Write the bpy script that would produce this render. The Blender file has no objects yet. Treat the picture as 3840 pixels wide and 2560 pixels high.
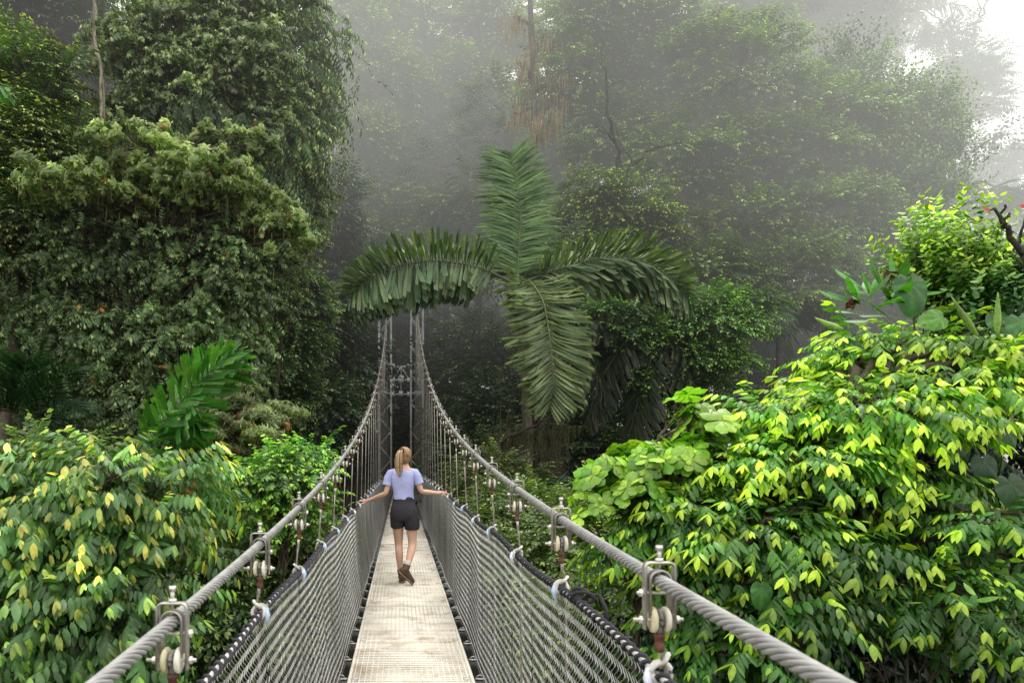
import bpy, math, random
import numpy as np
rng = np.random.default_rng(7)
random.seed(7)
scene = bpy.context.scene
COL = scene.collection
PI = math.pi
CAM = (0.0, 0.0, 1.55)
FD, U0, V0 = 1672.0, 920.6, 1059.6

def P(u, v, Y):
    return np.array([(u - U0) / FD * Y, Y, CAM[2] - (v - V0) / FD * Y])

# ------------------------------------------------------------------ objects
def tag(o, label=None, cat=None, group=None, kind=None):
    if label: o['label'] = label
    if cat: o['category'] = cat
    if group: o['group'] = group
    if kind: o['kind'] = kind
    return o

def empty(name, loc=(0, 0, 0), label=None, cat=None, group=None):
    o = bpy.data.objects.new(name, None)
    o.empty_display_size = 0.2
    COL.objects.link(o)
    o.location = tuple(float(a) for a in loc)
    return tag(o, label, cat, group)

def origin(o):
    a = np.zeros(3, dtype=np.float32)
    while o is not None:
        a += np.array(o.location, dtype=np.float32); o = o.parent
    return a

class MB:
    """collects vertex / face arrays and builds one mesh"""
    def __init__(s):
        s.v = []; s.q = []; s.t = []; s.c = []; s.n = 0
    def add(s, v, q=None, t=None, col=None):
        v = np.asarray(v, dtype=np.float32).reshape(-1, 3)
        if q is not None and len(q): s.q.append(np.asarray(q, dtype=np.int64).reshape(-1, 4) + s.n)
        if t is not None and len(t): s.t.append(np.asarray(t, dtype=np.int64).reshape(-1, 3) + s.n)
        if col is None: col = np.ones((len(v), 3), dtype=np.float32) * 0.5
        col = np.asarray(col, dtype=np.float32)
        if col.ndim == 1: col = np.tile(col, (len(v), 1))
        s.v.append(v); s.c.append(col); s.n += len(v)
    def box(s, a, b, col=None):
        x0, y0, z0 = a; x1, y1, z1 = b
        v = [(x0,y0,z0),(x1,y0,z0),(x1,y1,z0),(x0,y1,z0),(x0,y0,z1),(x1,y0,z1),(x1,y1,z1),(x0,y1,z1)]
        s.add(v, [(0,3,2,1),(4,5,6,7),(0,1,5,4),(1,2,6,5),(2,3,7,6),(3,0,4,7)], col=col)
    def boxes(s, A, B, col=None):
        A = np.asarray(A, float); B = np.asarray(B, float); n = len(A)
        sel = np.array([(0,0,0),(1,0,0),(1,1,0),(0,1,0),(0,0,1),(1,0,1),(1,1,1),(0,1,1)])
        V = np.where(sel[None] == 1, B[:, None], A[:, None])
        F = np.array([(0,3,2,1),(4,5,6,7),(0,1,5,4),(1,2,6,5),(2,3,7,6),(3,0,4,7)])
        Q = F[None] + (np.arange(n) * 8)[:, None, None]
        c = None if col is None else np.repeat(np.asarray(col, float).reshape(-1, 3) if np.ndim(col) > 1 else np.tile(col, (n, 1)), 8, axis=0)
        s.add(V.reshape(-1, 3), Q.reshape(-1, 4), col=c)
    def beam(s, a, b, w, h, col=None, up=(0, 0, 1)):
        a = np.array(a, float); b = np.array(b, float); t = b - a; t /= np.linalg.norm(t)
        up = np.array(up, float)
        if abs(t @ up) > .95: up = np.array((0, 1., 0))
        sd = np.cross(t, up); sd /= np.linalg.norm(sd); u = np.cross(sd, t)
        v = []
        for p in (a, b):
            for i, j in ((-1,-1),(1,-1),(1,1),(-1,1)):
                v.append(p + sd * i * w / 2 + u * j * h / 2)
        s.add(v, [(0,1,2,3),(7,6,5,4),(0,4,5,1),(1,5,6,2),(2,6,7,3),(3,7,4,0)], col=col)
    def tubes(s, Pts, rad, sides=6, col=None, cap=True):
        """Pts (W,n,3), rad scalar / (n,) / (W,n); col None / (3,) / (W,3)"""
        Pts = np.asarray(Pts, float)
        if Pts.ndim == 2: Pts = Pts[None]
        W, n, _ = Pts.shape
        T = np.gradient(Pts, axis=1)
        T /= np.linalg.norm(T, axis=2, keepdims=True) + 1e-9
        mt = Pts[:, -1] - Pts[:, 0]
        ref = np.where((np.abs(mt[:, 2]) > .8 * np.linalg.norm(mt, axis=1))[:, None], np.array([[0., 1., 0.]]), np.array([[0., 0., 1.]]))
        A = np.cross(T, ref[:, None]); A /= np.linalg.norm(A, axis=2, keepdims=True) + 1e-9
        B = np.cross(T, A)
        R = np.broadcast_to(np.asarray(rad, float), (W, n)) if np.ndim(rad) != 1 or len(rad) == n else np.asarray(rad)[:, None] * np.ones((1, n))
        th = np.arange(sides) / sides * 2 * PI
        V = Pts[:, :, None] + R[:, :, None, None] * (A[:, :, None] * np.cos(th)[None, None, :, None] + B[:, :, None] * np.sin(th)[None, None, :, None])
        idx = np.arange(W * n * sides).reshape(W, n, sides)
        nx = np.roll(idx, -1, axis=2)
        Q = np.stack([idx[:, :-1], nx[:, :-1], nx[:, 1:], idx[:, 1:]], axis=-1).reshape(-1, 4)
        c = None
        if col is not None:
            col = np.asarray(col, float)
            c = np.tile(col, (W * n * sides, 1)) if col.ndim == 1 else np.repeat(col, n * sides, axis=0)
        s.add(V.reshape(-1, 3), Q, col=c)
        if cap:
            ce = np.stack([Pts[:, 0], Pts[:, -1]], axis=1).reshape(-1, 3)
            base = s.n
            tr = []
            off = s.n - W * n * sides
            i0 = idx[:, 0]; i1 = idx[:, -1]
            cc = np.arange(W) * 2
            t0 = np.stack([np.broadcast_to((cc + W * n * sides)[:, None], i0.shape), np.roll(i0, -1, 1), i0], -1)
            t1 = np.stack([np.broadcast_to((cc + 1 + W * n * sides)[:, None], i1.shape), i1, np.roll(i1, -1, 1)], -1)
            c2 = None if col is None else (np.tile(col, (len(ce), 1)) if col.ndim == 1 else np.repeat(col, 2, axis=0))
            s.n = off
            # faces refer to verts already added; shift manually
            tt = np.concatenate([t0.reshape(-1, 3), t1.reshape(-1, 3)]) + off
            s.n = base
            s.t.append(tt)
            ce = ce.astype(np.float32)
            s.v.append(ce); s.c.append((np.ones((len(ce), 3)) * .5 if c2 is None else c2).astype(np.float32)); s.n += len(ce)
    def cyl(s, a, b, r, sides=12, col=None, r2=None):
        a = np.array(a, float); b = np.array(b, float)
        s.tubes(np.stack([a, b])[None], np.array([[r, r if r2 is None else r2]]), sides, col)
    def loft(s, rings, col=None, closed=True, caps=True):
        R = np.asarray(rings, float); n, m, _ = R.shape
        idx = np.arange(n * m).reshape(n, m); nx = np.roll(idx, -1, 1)
        Q = np.stack([idx[:-1], nx[:-1], nx[1:], idx[1:]], -1).reshape(-1, 4)
        V = R.reshape(-1, 3); T = []
        if caps:
            V = np.concatenate([V, R[0].mean(0)[None], R[-1].mean(0)[None]])
            for k in range(m):
                T.append((n * m, nx[0, k], idx[0, k])); T.append((n * m + 1, idx[-1, k], nx[-1, k]))
        s.add(V, Q, T, col=col)
    def build(s, name, mat, parent=None, smooth=False, world_parent=True):
        me = bpy.data.meshes.new(name)
        V = np.concatenate(s.v); C = np.concatenate(s.c)
        Q = np.concatenate(s.q) if s.q else np.zeros((0, 4), int)
        T = np.concatenate(s.t) if s.t else np.zeros((0, 3), int)
        if parent is not None and world_parent:
            V = V - origin(parent)[None]
        me.vertices.add(len(V)); me.vertices.foreach_set('co', V.astype(np.float32).ravel())
        loops = np.concatenate([Q.ravel(), T.ravel()]).astype(np.int32)
        me.loops.add(len(loops)); me.loops.foreach_set('vertex_index', loops)
        me.polygons.add(len(Q) + len(T))
        st = np.concatenate([np.arange(len(Q)) * 4, len(Q) * 4 + np.arange(len(T)) * 3]).astype(np.int32)
        me.polygons.foreach_set('loop_start', st)
        me.update(calc_edges=True)
        if smooth: me.polygons.foreach_set('use_smooth', np.ones(len(Q) + len(T), dtype=bool))
        at = me.color_attributes.new('tint', 'FLOAT_COLOR', 'POINT')
        rgba = np.ones((len(V), 4), dtype=np.float32); rgba[:, :3] = C
        at.data.foreach_set('color', rgba.ravel())
        me.materials.append(mat)
        o = bpy.data.objects.new(name, me); COL.objects.link(o)
        if parent is not None: o.parent = parent
        return o

def copy_tree(o, parent=None):
    c = o.copy(); COL.objects.link(c); c.parent = parent
    for ch in list(o.children): copy_tree(ch, c)
    return c

# ------------------------------------------------------------------ materials
def mat_new(name):
    m = bpy.data.materials.new(name); m.use_nodes = True
    nt = m.node_tree; nt.nodes.clear()
    out = nt.nodes.new('ShaderNodeOutputMaterial')
    return m, nt, out

def N(nt, typ, **kw):
    n = nt.nodes.new(typ)
    for k, v in kw.items(): setattr(n, k, v)
    return n

def leaf_mat(name, rough=.42, trans=.3, noise_scale=1.3, spec=.5, lo=.62, hi=1.35):
    m, nt, out = mat_new(name); L = nt.links.new
    at = N(nt, 'ShaderNodeVertexColor', layer_name='tint')
    tc = N(nt, 'ShaderNodeTexCoord')
    no = N(nt, 'ShaderNodeTexNoise'); no.inputs['Scale'].default_value = noise_scale; no.inputs['Detail'].default_value = 3
    L(tc.outputs['Object'], no.inputs['Vector'])
    mr = N(nt, 'ShaderNodeMapRange'); mr.inputs['From Min'].default_value = .3; mr.inputs['From Max'].default_value = .7
    mr.inputs['To Min'].default_value = lo; mr.inputs['To Max'].default_value = hi
    L(no.outputs['Fac'], mr.inputs['Value'])
    no2 = N(nt, 'ShaderNodeTexNoise'); no2.inputs['Scale'].default_value = 28; no2.inputs['Detail'].default_value = 2
    L(tc.outputs['Object'], no2.inputs['Vector'])
    mr2 = N(nt, 'ShaderNodeMapRange'); mr2.inputs['From Min'].default_value = .3; mr2.inputs['From Max'].default_value = .7
    mr2.inputs['To Min'].default_value = .8; mr2.inputs['To Max'].default_value = 1.2
    L(no2.outputs['Fac'], mr2.inputs['Value'])
    mu = N(nt, 'ShaderNodeMath', operation='MULTIPLY'); L(mr.outputs[0], mu.inputs[0]); L(mr2.outputs[0], mu.inputs[1])
    vm = N(nt, 'ShaderNodeVectorMath', operation='SCALE'); L(at.outputs['Color'], vm.inputs[0]); L(mu.outputs[0], vm.inputs['Scale'])
    # small brown blemishes
    n3 = N(nt, 'ShaderNodeTexNoise'); n3.inputs['Scale'].default_value = 17; n3.inputs['Detail'].default_value = 3
    L(tc.outputs['Object'], n3.inputs['Vector'])
    m3 = N(nt, 'ShaderNodeMapRange'); m3.inputs['From Min'].default_value = .655; m3.inputs['From Max'].default_value = .70; m3.inputs['To Max'].default_value = .75
    L(n3.outputs['Fac'], m3.inputs['Value'])
    mc = N(nt, 'ShaderNodeMix', data_type='RGBA'); L(m3.outputs[0], mc.inputs['Factor']); L(vm.outputs[0], mc.inputs['A']); mc.inputs['B'].default_value = (.10, .07, .022, 1)
    class _o: pass
    vm = _o(); vm.outputs = [mc.outputs['Result']]
    bs = N(nt, 'ShaderNodeBsdfPrincipled'); bs.inputs['Roughness'].default_value = rough
    bs.inputs['Specular IOR Level'].default_value = spec
    L(vm.outputs[0], bs.inputs['Base Color'])
    tr = N(nt, 'ShaderNodeBsdfTranslucent')
    tcx = N(nt, 'ShaderNodeVectorMath', operation='MULTIPLY'); tcx.inputs[1].default_value = (1.5, 1.7, .6)
    L(vm.outputs[0], tcx.inputs[0]); L(tcx.outputs[0], tr.inputs['Color'])
    mx = N(nt, 'ShaderNodeMixShader'); mx.inputs[0].default_value = trans
    L(bs.outputs[0], mx.inputs[1]); L(tr.outputs[0], mx.inputs[2]); L(mx.outputs[0], out.inputs['Surface'])
    return m

def tint_mat(name, rough=.8, metal=0., scale=8., lo=.6, hi=1.3, bump=.3, bscale=30., spec=.4, stain=None, stain_scale=3., stain_at=(.5, .7), dist=.01):
    m, nt, out = mat_new(name); L = nt.links.new
    at = N(nt, 'ShaderNodeVertexColor', layer_name='tint')
    tc = N(nt, 'ShaderNodeTexCoord')
    no = N(nt, 'ShaderNodeTexNoise'); no.inputs['Scale'].default_value = scale; no.inputs['Detail'].default_value = 5
    L(tc.outputs['Object'], no.inputs['Vector'])
    mr = N(nt, 'ShaderNodeMapRange'); mr.inputs['From Min'].default_value = .3; mr.inputs['From Max'].default_value = .7
    mr.inputs['To Min'].default_value = lo; mr.inputs['To Max'].default_value = hi
    L(no.outputs['Fac'], mr.inputs['Value'])
    vm = N(nt, 'ShaderNodeVectorMath', operation='SCALE'); L(at.outputs['Color'], vm.inputs[0]); L(mr.outputs[0], vm.inputs['Scale'])
    colo = vm.outputs[0]
    if stain is not None:
        n3 = N(nt, 'ShaderNodeTexNoise'); n3.inputs['Scale'].default_value = stain_scale; n3.inputs['Detail'].default_value = 6; n3.inputs['Roughness'].default_value = .65
        L(tc.outputs['Object'], n3.inputs['Vector'])
        m3 = N(nt, 'ShaderNodeMapRange'); m3.inputs['From Min'].default_value = stain_at[0]; m3.inputs['From Max'].default_value = stain_at[1]
        L(n3.outputs['Fac'], m3.inputs['Value'])
        mc = N(nt, 'ShaderNodeMix', data_type='RGBA'); L(m3.outputs[0], mc.inputs['Factor'])
        L(colo, mc.inputs['A']); mc.inputs['B'].default_value = (*stain, 1); colo = mc.outputs['Result']
    bs = N(nt, 'ShaderNodeBsdfPrincipled'); bs.inputs['Roughness'].default_value = rough; bs.inputs['Metallic'].default_value = metal
    bs.inputs['Specular IOR Level'].default_value = spec
    L(colo, bs.inputs['Base Color'])
    if bump:
        n2 = N(nt, 'ShaderNodeTexNoise'); n2.inputs['Scale'].default_value = bscale; n2.inputs['Detail'].default_value = 4
        L(tc.outputs['Object'], n2.inputs['Vector'])
        bp = N(nt, 'ShaderNodeBump'); bp.inputs['Strength'].default_value = bump; bp.inputs['Distance'].default_value = dist
        L(n2.outputs['Fac'], bp.inputs['Height']); L(bp.outputs[0], bs.inputs['Normal'])
    L(bs.outputs[0], out.inputs['Surface'])
    return m

M_LEAF = leaf_mat('leaf_matte', rough=.5, trans=.25, spec=.4)
M_GLOSS = leaf_mat('leaf_glossy', rough=.33, trans=.3, spec=.38, noise_scale=2.0)
M_PALM = leaf_mat('palm_leaf', rough=.45, trans=.25, spec=.28, noise_scale=2.5, lo=.7, hi=1.25)
M_BARK = tint_mat('mossy_bark', rough=.95, scale=5, bump=.8, bscale=25, stain=(.035, .05, .012), stain_scale=4, dist=.03)
M_MOSS = tint_mat('hanging_moss', rough=1., scale=6, bump=0, lo=.6, hi=1.5)
M_STEEL = tint_mat('galvanised_steel', rough=.45, metal=.75, scale=12, lo=.75, hi=1.2, bump=.1, bscale=60, stain=(.16, .12, .085), stain_scale=14, stain_at=(.55, .78), dist=.002)
M_WIRE = tint_mat('net_wire', rough=.33, metal=.8, scale=1.5, lo=.75, hi=1.15, bump=0)
M_CABLE = tint_mat('weathered_cable', rough=.6, metal=.35, scale=20, lo=.75, hi=1.2, bump=.25, bscale=220, dist=.001)
M_PAINT = tint_mat('painted_steel', rough=.6, metal=.2, scale=3, lo=.75, hi=1.2, bump=.05)
M_GRATE = tint_mat('grating', rough=.6, scale=1.5, lo=.8, hi=1.12, bump=.15, bscale=90, stain=(.26, .15, .06), stain_scale=3.4, stain_at=(.50, .80), dist=.002)
M_ROPE = tint_mat('rope', rough=.9, scale=30, lo=.7, hi=1.3, bump=.5, bscale=260, dist=.002)
M_PLASTIC = tint_mat('aged_plastic', rough=.5, scale=20, lo=.75, hi=1.1, bump=.05, stain=(.4, .36, .12), stain_scale=18, stain_at=(.5, .8))
M_RUST = tint_mat('rusty_metal', rough=.6, metal=.3, scale=30, lo=.6, hi=1.4, bump=.2, bscale=80)
M_GROUND = tint_mat('forest_soil', rough=1., scale=.8, lo=.5, hi=1.4, bump=.8, bscale=3, stain=(.02, .035, .01), stain_scale=.5, stain_at=(.4, .6), dist=.2)
M_CLOTH = tint_mat('cotton', rough=.9, scale=6, lo=.88, hi=1.05, bump=.8, bscale=10, dist=.02, spec=.2)
M_SKIN = tint_mat('skin', rough=.5, scale=7, lo=.92, hi=1.08, bump=.05, spec=.4)
M_HAIR = tint_mat('hair', rough=.5, scale=30, lo=.7, hi=1.35, bump=.3, bscale=60, dist=.004)
M_LEATHER = tint_mat('leather', rough=.65, scale=20, lo=.75, hi=1.25, bump=.2, bscale=80, dist=.003)

def ground_z(x, y):
    x = np.asarray(x, float); y = np.asarray(y, float)
    sm = lambda t: np.clip(t, 0, 1) ** 2 * (3 - 2 * np.clip(t, 0, 1))
    h = -13 + 11 * sm((y - 6) / 30) + np.clip(y - 38, 0, 60) * .22
    h = h + 9 * sm((-x - 5) / 22) - 22 * sm((x - 16) / 40) * sm((y - 20) / 40) + 9 * sm((-y - 2) / 20)
    h = h - 90 * sm((y - 100) / 130)
    h = h + .5 * np.sin(x * .5 + 1) * np.cos(y * .43) + .25 * np.sin(x * 1.3) * np.sin(y * 1.1)
    return h
# ------------------------------------------------------------------ bridge
YT = 36.0                       # the far tower
XC = 0.073                      # centre line of the deck
G1 = (.36, .35, .34); G2 = (.27, .26, .25); RUST = (.11, .045, .03); WHT = (.50, .48, .45)
def cable_pt(side, y):
    """main cable of one side at distance y"""
    y = np.asarray(y, float)
    if side < 0:
        z = CAM[2] - .46 + .0066 * (y + 2) ** 2; x = -.53 - .0 * y
        x = x + (-.72 + .53) * np.clip((y - 22) / 14, 0, 1) ** 1.5
    else:
        z = CAM[2] - .37 + .0069 * (y + 2) ** 2; x = .60 + 0 * y
        x = x + (.74 - .60) * np.clip((y - 22) / 14, 0, 1) ** 1.5
    return np.stack([x, y, np.minimum(z, 12.2)], -1)
def rail_pt(side, y):
    y = np.asarray(y, float)
    if side < 0: x = -.53 + 0 * y; z = .955 + .0055 * np.minimum(y, 14)
    else: x = .60 + 0 * y; z = 1.045 + .0075 * np.minimum(y, 12)
    z = z + .012 * np.sin(y * 2.9 + side)
    return np.stack([x, y, z], -1)
def foot_pt(side, y):
    y = np.asarray(y, float)
    x = (-.445 if side < 0 else .605) + 0 * y
    return np.stack([x, y, -.05 + .015 * np.sin(y * 3.1)], -1)

bridge = empty('suspension_bridge', (XC, 0, 0), 'long narrow hanging footbridge with pale grating deck, wire mesh sides and rising steel cables', 'bridge')

# deck panels: cross bars and thin lengthwise bars of a moulded grating
def deck_panel(y0, y1):
    m = MB(); rs = np.random.default_rng(int(y0 * 10) + 77)
    xl, xr = XC - .45, XC + .45
    ys = np.arange(y0 + .03, y1 - .01, .05)
    n = len(ys)
    c = np.array((.80, .745, .65)) * (1 + rs.normal(0, .07, (n, 1)))
    jit = rs.normal(0, .0012, n)
    m.boxes(np.stack([np.full(n, xl + .02), ys - .0118, np.full(n, -.010)], 1), np.stack([np.full(n, xr - .02), ys + .0125, -.001 + jit * .3], 1), c)
    xs = np.linspace(xl + .04, xr - .04, 21); k = len(xs)
    m.boxes(np.stack([xs - .004, np.full(k, y0 + .008), np.full(k, -.018)], 1), np.stack([xs + .004, np.full(k, y1 - .008), np.full(k, .0015)], 1), np.tile((.62, .57, .49), (k, 1)))
    for x in (xl + .011, xr - .011):
        m.box((x - .011, y0 + .004, -.034), (x + .011, y1 - .004, .004), (.55, .52, .46))
    m.box((xl, y0 + .004, -.03), (xr, y0 + .012, .002), (.5, .48, .44))
    # small clip plates
    for x in (xl + .05, xr - .05):
        for y in (y0 + .35, (y0 + y1) / 2, y1 - .35):
            m.box((x - .022, y - .03, .002), (x + .022, y + .03, .006), (.45, .44, .42))
    return m.build('deck_panel', M_GRATE, bridge)
pw = 2.95
for k in range(14):
    deck_panel(-4 + k * pw, -4 + (k + 1) * pw)

# cross beams with the hooks that hold the net
def crossbeam(y):
    m = MB(); G2 = np.array((.27, .26, .25))
    m.box((XC - .56, y - .022, -.115), (XC + .56, y - .016, -.045), G2 * .6)
    m.box((XC - .56, y - .016, -.115), (XC + .56, y + .022, -.109), G2 * .6)
    for s_ in (-1, 1):
        x = XC + s_ * .50
        th = np.linspace(-.4, PI * 1.1, 7)
        pts = np.stack([x + s_ * (.018 + .03 * np.cos(th)), np.full(7, y + .12), -.075 + .035 * np.sin(th)], -1)
        m.tubes(pts, .006, 5, G1)
        m.box((x - .03, y - .016, -.035), (x + .05, y + .016, -.029), G1)
    return m
cb = crossbeam(0).build('crossbeam', M_STEEL, bridge)
for k, y in enumerate(np.arange(-1.9, 34.8, .515)):
    o = cb if k == 0 else copy_tree(cb, bridge)
    o.location = (0, y, 0)
m = MB()
for x in (XC - .47, XC + .47):
    pts = np.stack([np.full(3, x), np.array([-4, 16, YT]), np.full(3, -.15)], -1)
    m.tubes(pts, .016, 8, G2)
m.build('deck_cable', M_CABLE, bridge, smooth=True)

# main cables: twisted strands near the viewer, plain round rope farther on
for side in (-1, 1):
    m = MB()
    ystop = 11.0
    ya = np.arange(-1.5, ystop, .008)
    ctr = cable_pt(side, ya)
    ns = 7; R0 = .0114; rs_ = .0052
    lay = .20
    for k in range(ns):
        ph = 2 * PI * (k / ns + ya / lay * side)
        off = np.stack([R0 * np.cos(ph), np.zeros_like(ya), R0 * np.sin(ph)], -1)
        m.tubes(ctr + off, rs_, 6, np.array((.29, .285, .28)), cap=False)
    m.tubes(ctr[::12], .0092, 6, np.array((.10, .095, .09)), cap=False)
    yb = np.linspace(ystop, YT, 60)
    m.tubes(cable_pt(side, yb), .0162, 8, np.array((.27, .265, .26)))
    m.build('main_cable', M_CABLE, bridge, smooth=True)

# net of interlocked wires
def net(side):
    m = MB(); rs = np.random.default_rng(5 + side)
    a, h = .03, .056
    def batch(y0, y1, smooth_, sides, rad):
        ks = np.arange(math.floor(y0 / a), math.floor(y1 / a)); W = len(ks)
        nper = 20
        if smooth_:
            ph = np.array([-.5, -.12, .12, .38 , .62, .88])[None] ; f = np.array([0, 0, 0, 0, 0, 0])
            tt = (np.arange(nper)[:, None] + np.array([0, .08, .42, .5, .58, .92])[None]).ravel()
            sy = np.tile(np.array([1.0, .84, -.84, -1.0, -.84, .84]), nper) * .57
            so = np.tile(np.array([0, .8, .8, 0, -.8, -.8]), nper)
        else:
            tt = (np.arange(nper)[:, None] + np.array([0, .5])[None]).ravel()
            sy = np.tile(np.array([1.0, -1.0]), nper) * .53
            so = np.tile(np.array([.6, -.6]), nper)
        n = len(tt)
        yc = (ks + .5) * a
        sgn = np.where(ks % 2 == 0, 1, 1)[:, None]
        tpar = (tt[None] + .0 * ks[:, None]) / nper
        Y = yc[:, None] + sgn * sy[None] * a
        # hang between the rail and the foot, with a soft belly and slow wobble
        top = rail_pt(side, yc); bot = foot_pt(side, yc)
        X = top[:, None, 0] * (1 - tpar) + bot[:, None, 0] * tpar
        Z = (top[:, None, 2] - .012) * (1 - tpar) + bot[:, None, 2] * tpar
        belly = np.sin(tpar * PI) * (.012 + .007 * np.sin(yc * 1.9 + side)[:, None] + .0035 * np.sin(yc * 5.3)[:, None] + rs.normal(0, .0012, (W, 1)))
        X = X + side * belly + so[None] * .0028 * side
        Z = Z + .006 * np.sin(yc * 4.1)[:, None] * np.sin(tpar * PI)
        Y = Y + .035 * tpar + .006 * np.sin(tpar * 6 + yc[:, None] * .9) + .003 * np.sin(tpar * 11 + yc[:, None] * 2.3)
        c = np.array((.50, .49, .48) if side < 0 else (.40, .395, .39))[None] * (1 + rs.normal(0, .12, (W, 1)))
        m.tubes(np.stack([X, Y, Z], -1), rad, sides, c, cap=False)
    batch(.3, 8.5, True, 4, .00125)
    batch(8.5, YT - .5, False, 3, .0013)
    # lower and middle lacing wires
    yy = np.linspace(.3, YT - .5, 160)
    f = foot_pt(side, yy)
    m.tubes(f, .004, 5, np.array((.3, .3, .29)))
    for fr in (.33, .66):
        t_ = rail_pt(side, yy); p = t_ * (1 - fr) + f * fr; p[:, 0] += side * .02
        m.tubes(p, .0022, 4, np.array((.5, .5, .5)))
    return m.build('safety_net', M_WIRE, bridge)
for s_ in (-1, 1): net(s_)

# hand rails: wire rope wrapped in black cord
for side in (-1, 1):
    m = MB()
    yy = np.arange(.2, YT, .1)
    m.tubes(rail_pt(side, yy), .0075, 6, np.array((.45, .44, .43)))
    ya = np.arange(.6, 14, .0075)
    ph = 2 * PI * ya / (.06 if side < 0 else .05)
    rr = .0125 if side < 0 else .0115
    ctr = rail_pt(side, ya)
    wob = .0016 * np.sin(ya * 43)
    pts = ctr + np.stack([(rr + wob) * np.cos(ph), 0 * ya, (rr + wob) * np.sin(ph)], -1)
    m.tubes(pts, .0062, 6, np.array((.030, .029, .036)))
    yb = np.arange(14, YT, .5)
    m.tubes(rail_pt(side, yb), .0155, 6, np.array((.035, .034, .04)))
    if side > 0:   # loose black knot
        c = rail_pt(1, 2.45)
        th = np.linspace(0, 2 * PI * 2.2, 40)
        m.tubes(np.stack([c[0] + .028 * np.cos(th) + .01, c[1] + .05 * np.sin(th * .7), c[2] + .022 + .02 * np.sin(th)], -1), .007, 6, np.array((.02, .02, .026)))
        m.tubes(np.array([c + (.03, 0, .03), c + (.06, -.03, .03), c + (.075, -.06, -.01), c + (.075, -.07, -.06)]), .007, 6, np.array((.02, .02, .026)))
    m.build('handrail', M_ROPE, bridge, smooth=True)

# hangers: rod > clamp, roller, bolt, ferrule
def inv_u(m, w, zt, zb, t, d, col, y=0, r=.012, n=5):
    """inverted U strap of flat bar, width w, from zt down to zb"""
    hw = w / 2
    path = [(-hw, zb)]
    for k in range(n + 1):
        a_ = PI - k / n * PI / 2
        path.append((-hw + r + r * math.cos(a_), zt - r + r * math.sin(a_)))
    for k in range(n + 1):
        a_ = PI / 2 - k / n * PI / 2
        path.append((hw - r + r * math.cos(a_), zt - r + r * math.sin(a_)))
    path.append((hw, zb))
    p = np.array(path); tg = np.gradient(p, axis=0); tg /= np.linalg.norm(tg, axis=1, keepdims=True)
    nm = np.stack([tg[:, 1], -tg[:, 0]], -1)
    rings = []
    for q, nn in zip(p, nm):
        a1 = q + nn * t / 2; a2 = q - nn * t / 2
        rings.append([(a1[0], y - d/2, a1[1]), (a1[0], y + d/2, a1[1]), (a2[0], y + d/2, a2[1]), (a2[0], y - d/2, a2[1])])
    m.loft(rings, col)
def hanger(side, y, proto=None):
    c = cable_pt(side, y); b = rail_pt(side, y); f = foot_pt(side, y)
    zt = c[2]
    rx = c[0]
    rod = MB(); L_ = zt - .125
    end = np.array([ (b[0] + side * .018), y, b[2]])
    foot = np.array([f[0] + side * .02, y, -.09])
    r_ = .0052
    p0 = np.array([rx, y, L_ - .02])
    pts = np.stack([p0, p0 + (end - p0) * .5, end, (end + foot) / 2, foot])
    rod.tubes(pts, r_, 7, np.array((.30, .27, .24)))
    if y < 13:
        k = np.linspace(0, 1, 2)
        rod.cyl(p0 + (0, 0, -.005), p0 + (end - p0) * min(.075 / max(L_ - b[2], .2), .5) , .0068, 8, np.array((.55, .54, .53)))
    o = rod.build('hanger', M_STEEL, bridge, smooth=True)
    return o, c
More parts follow.
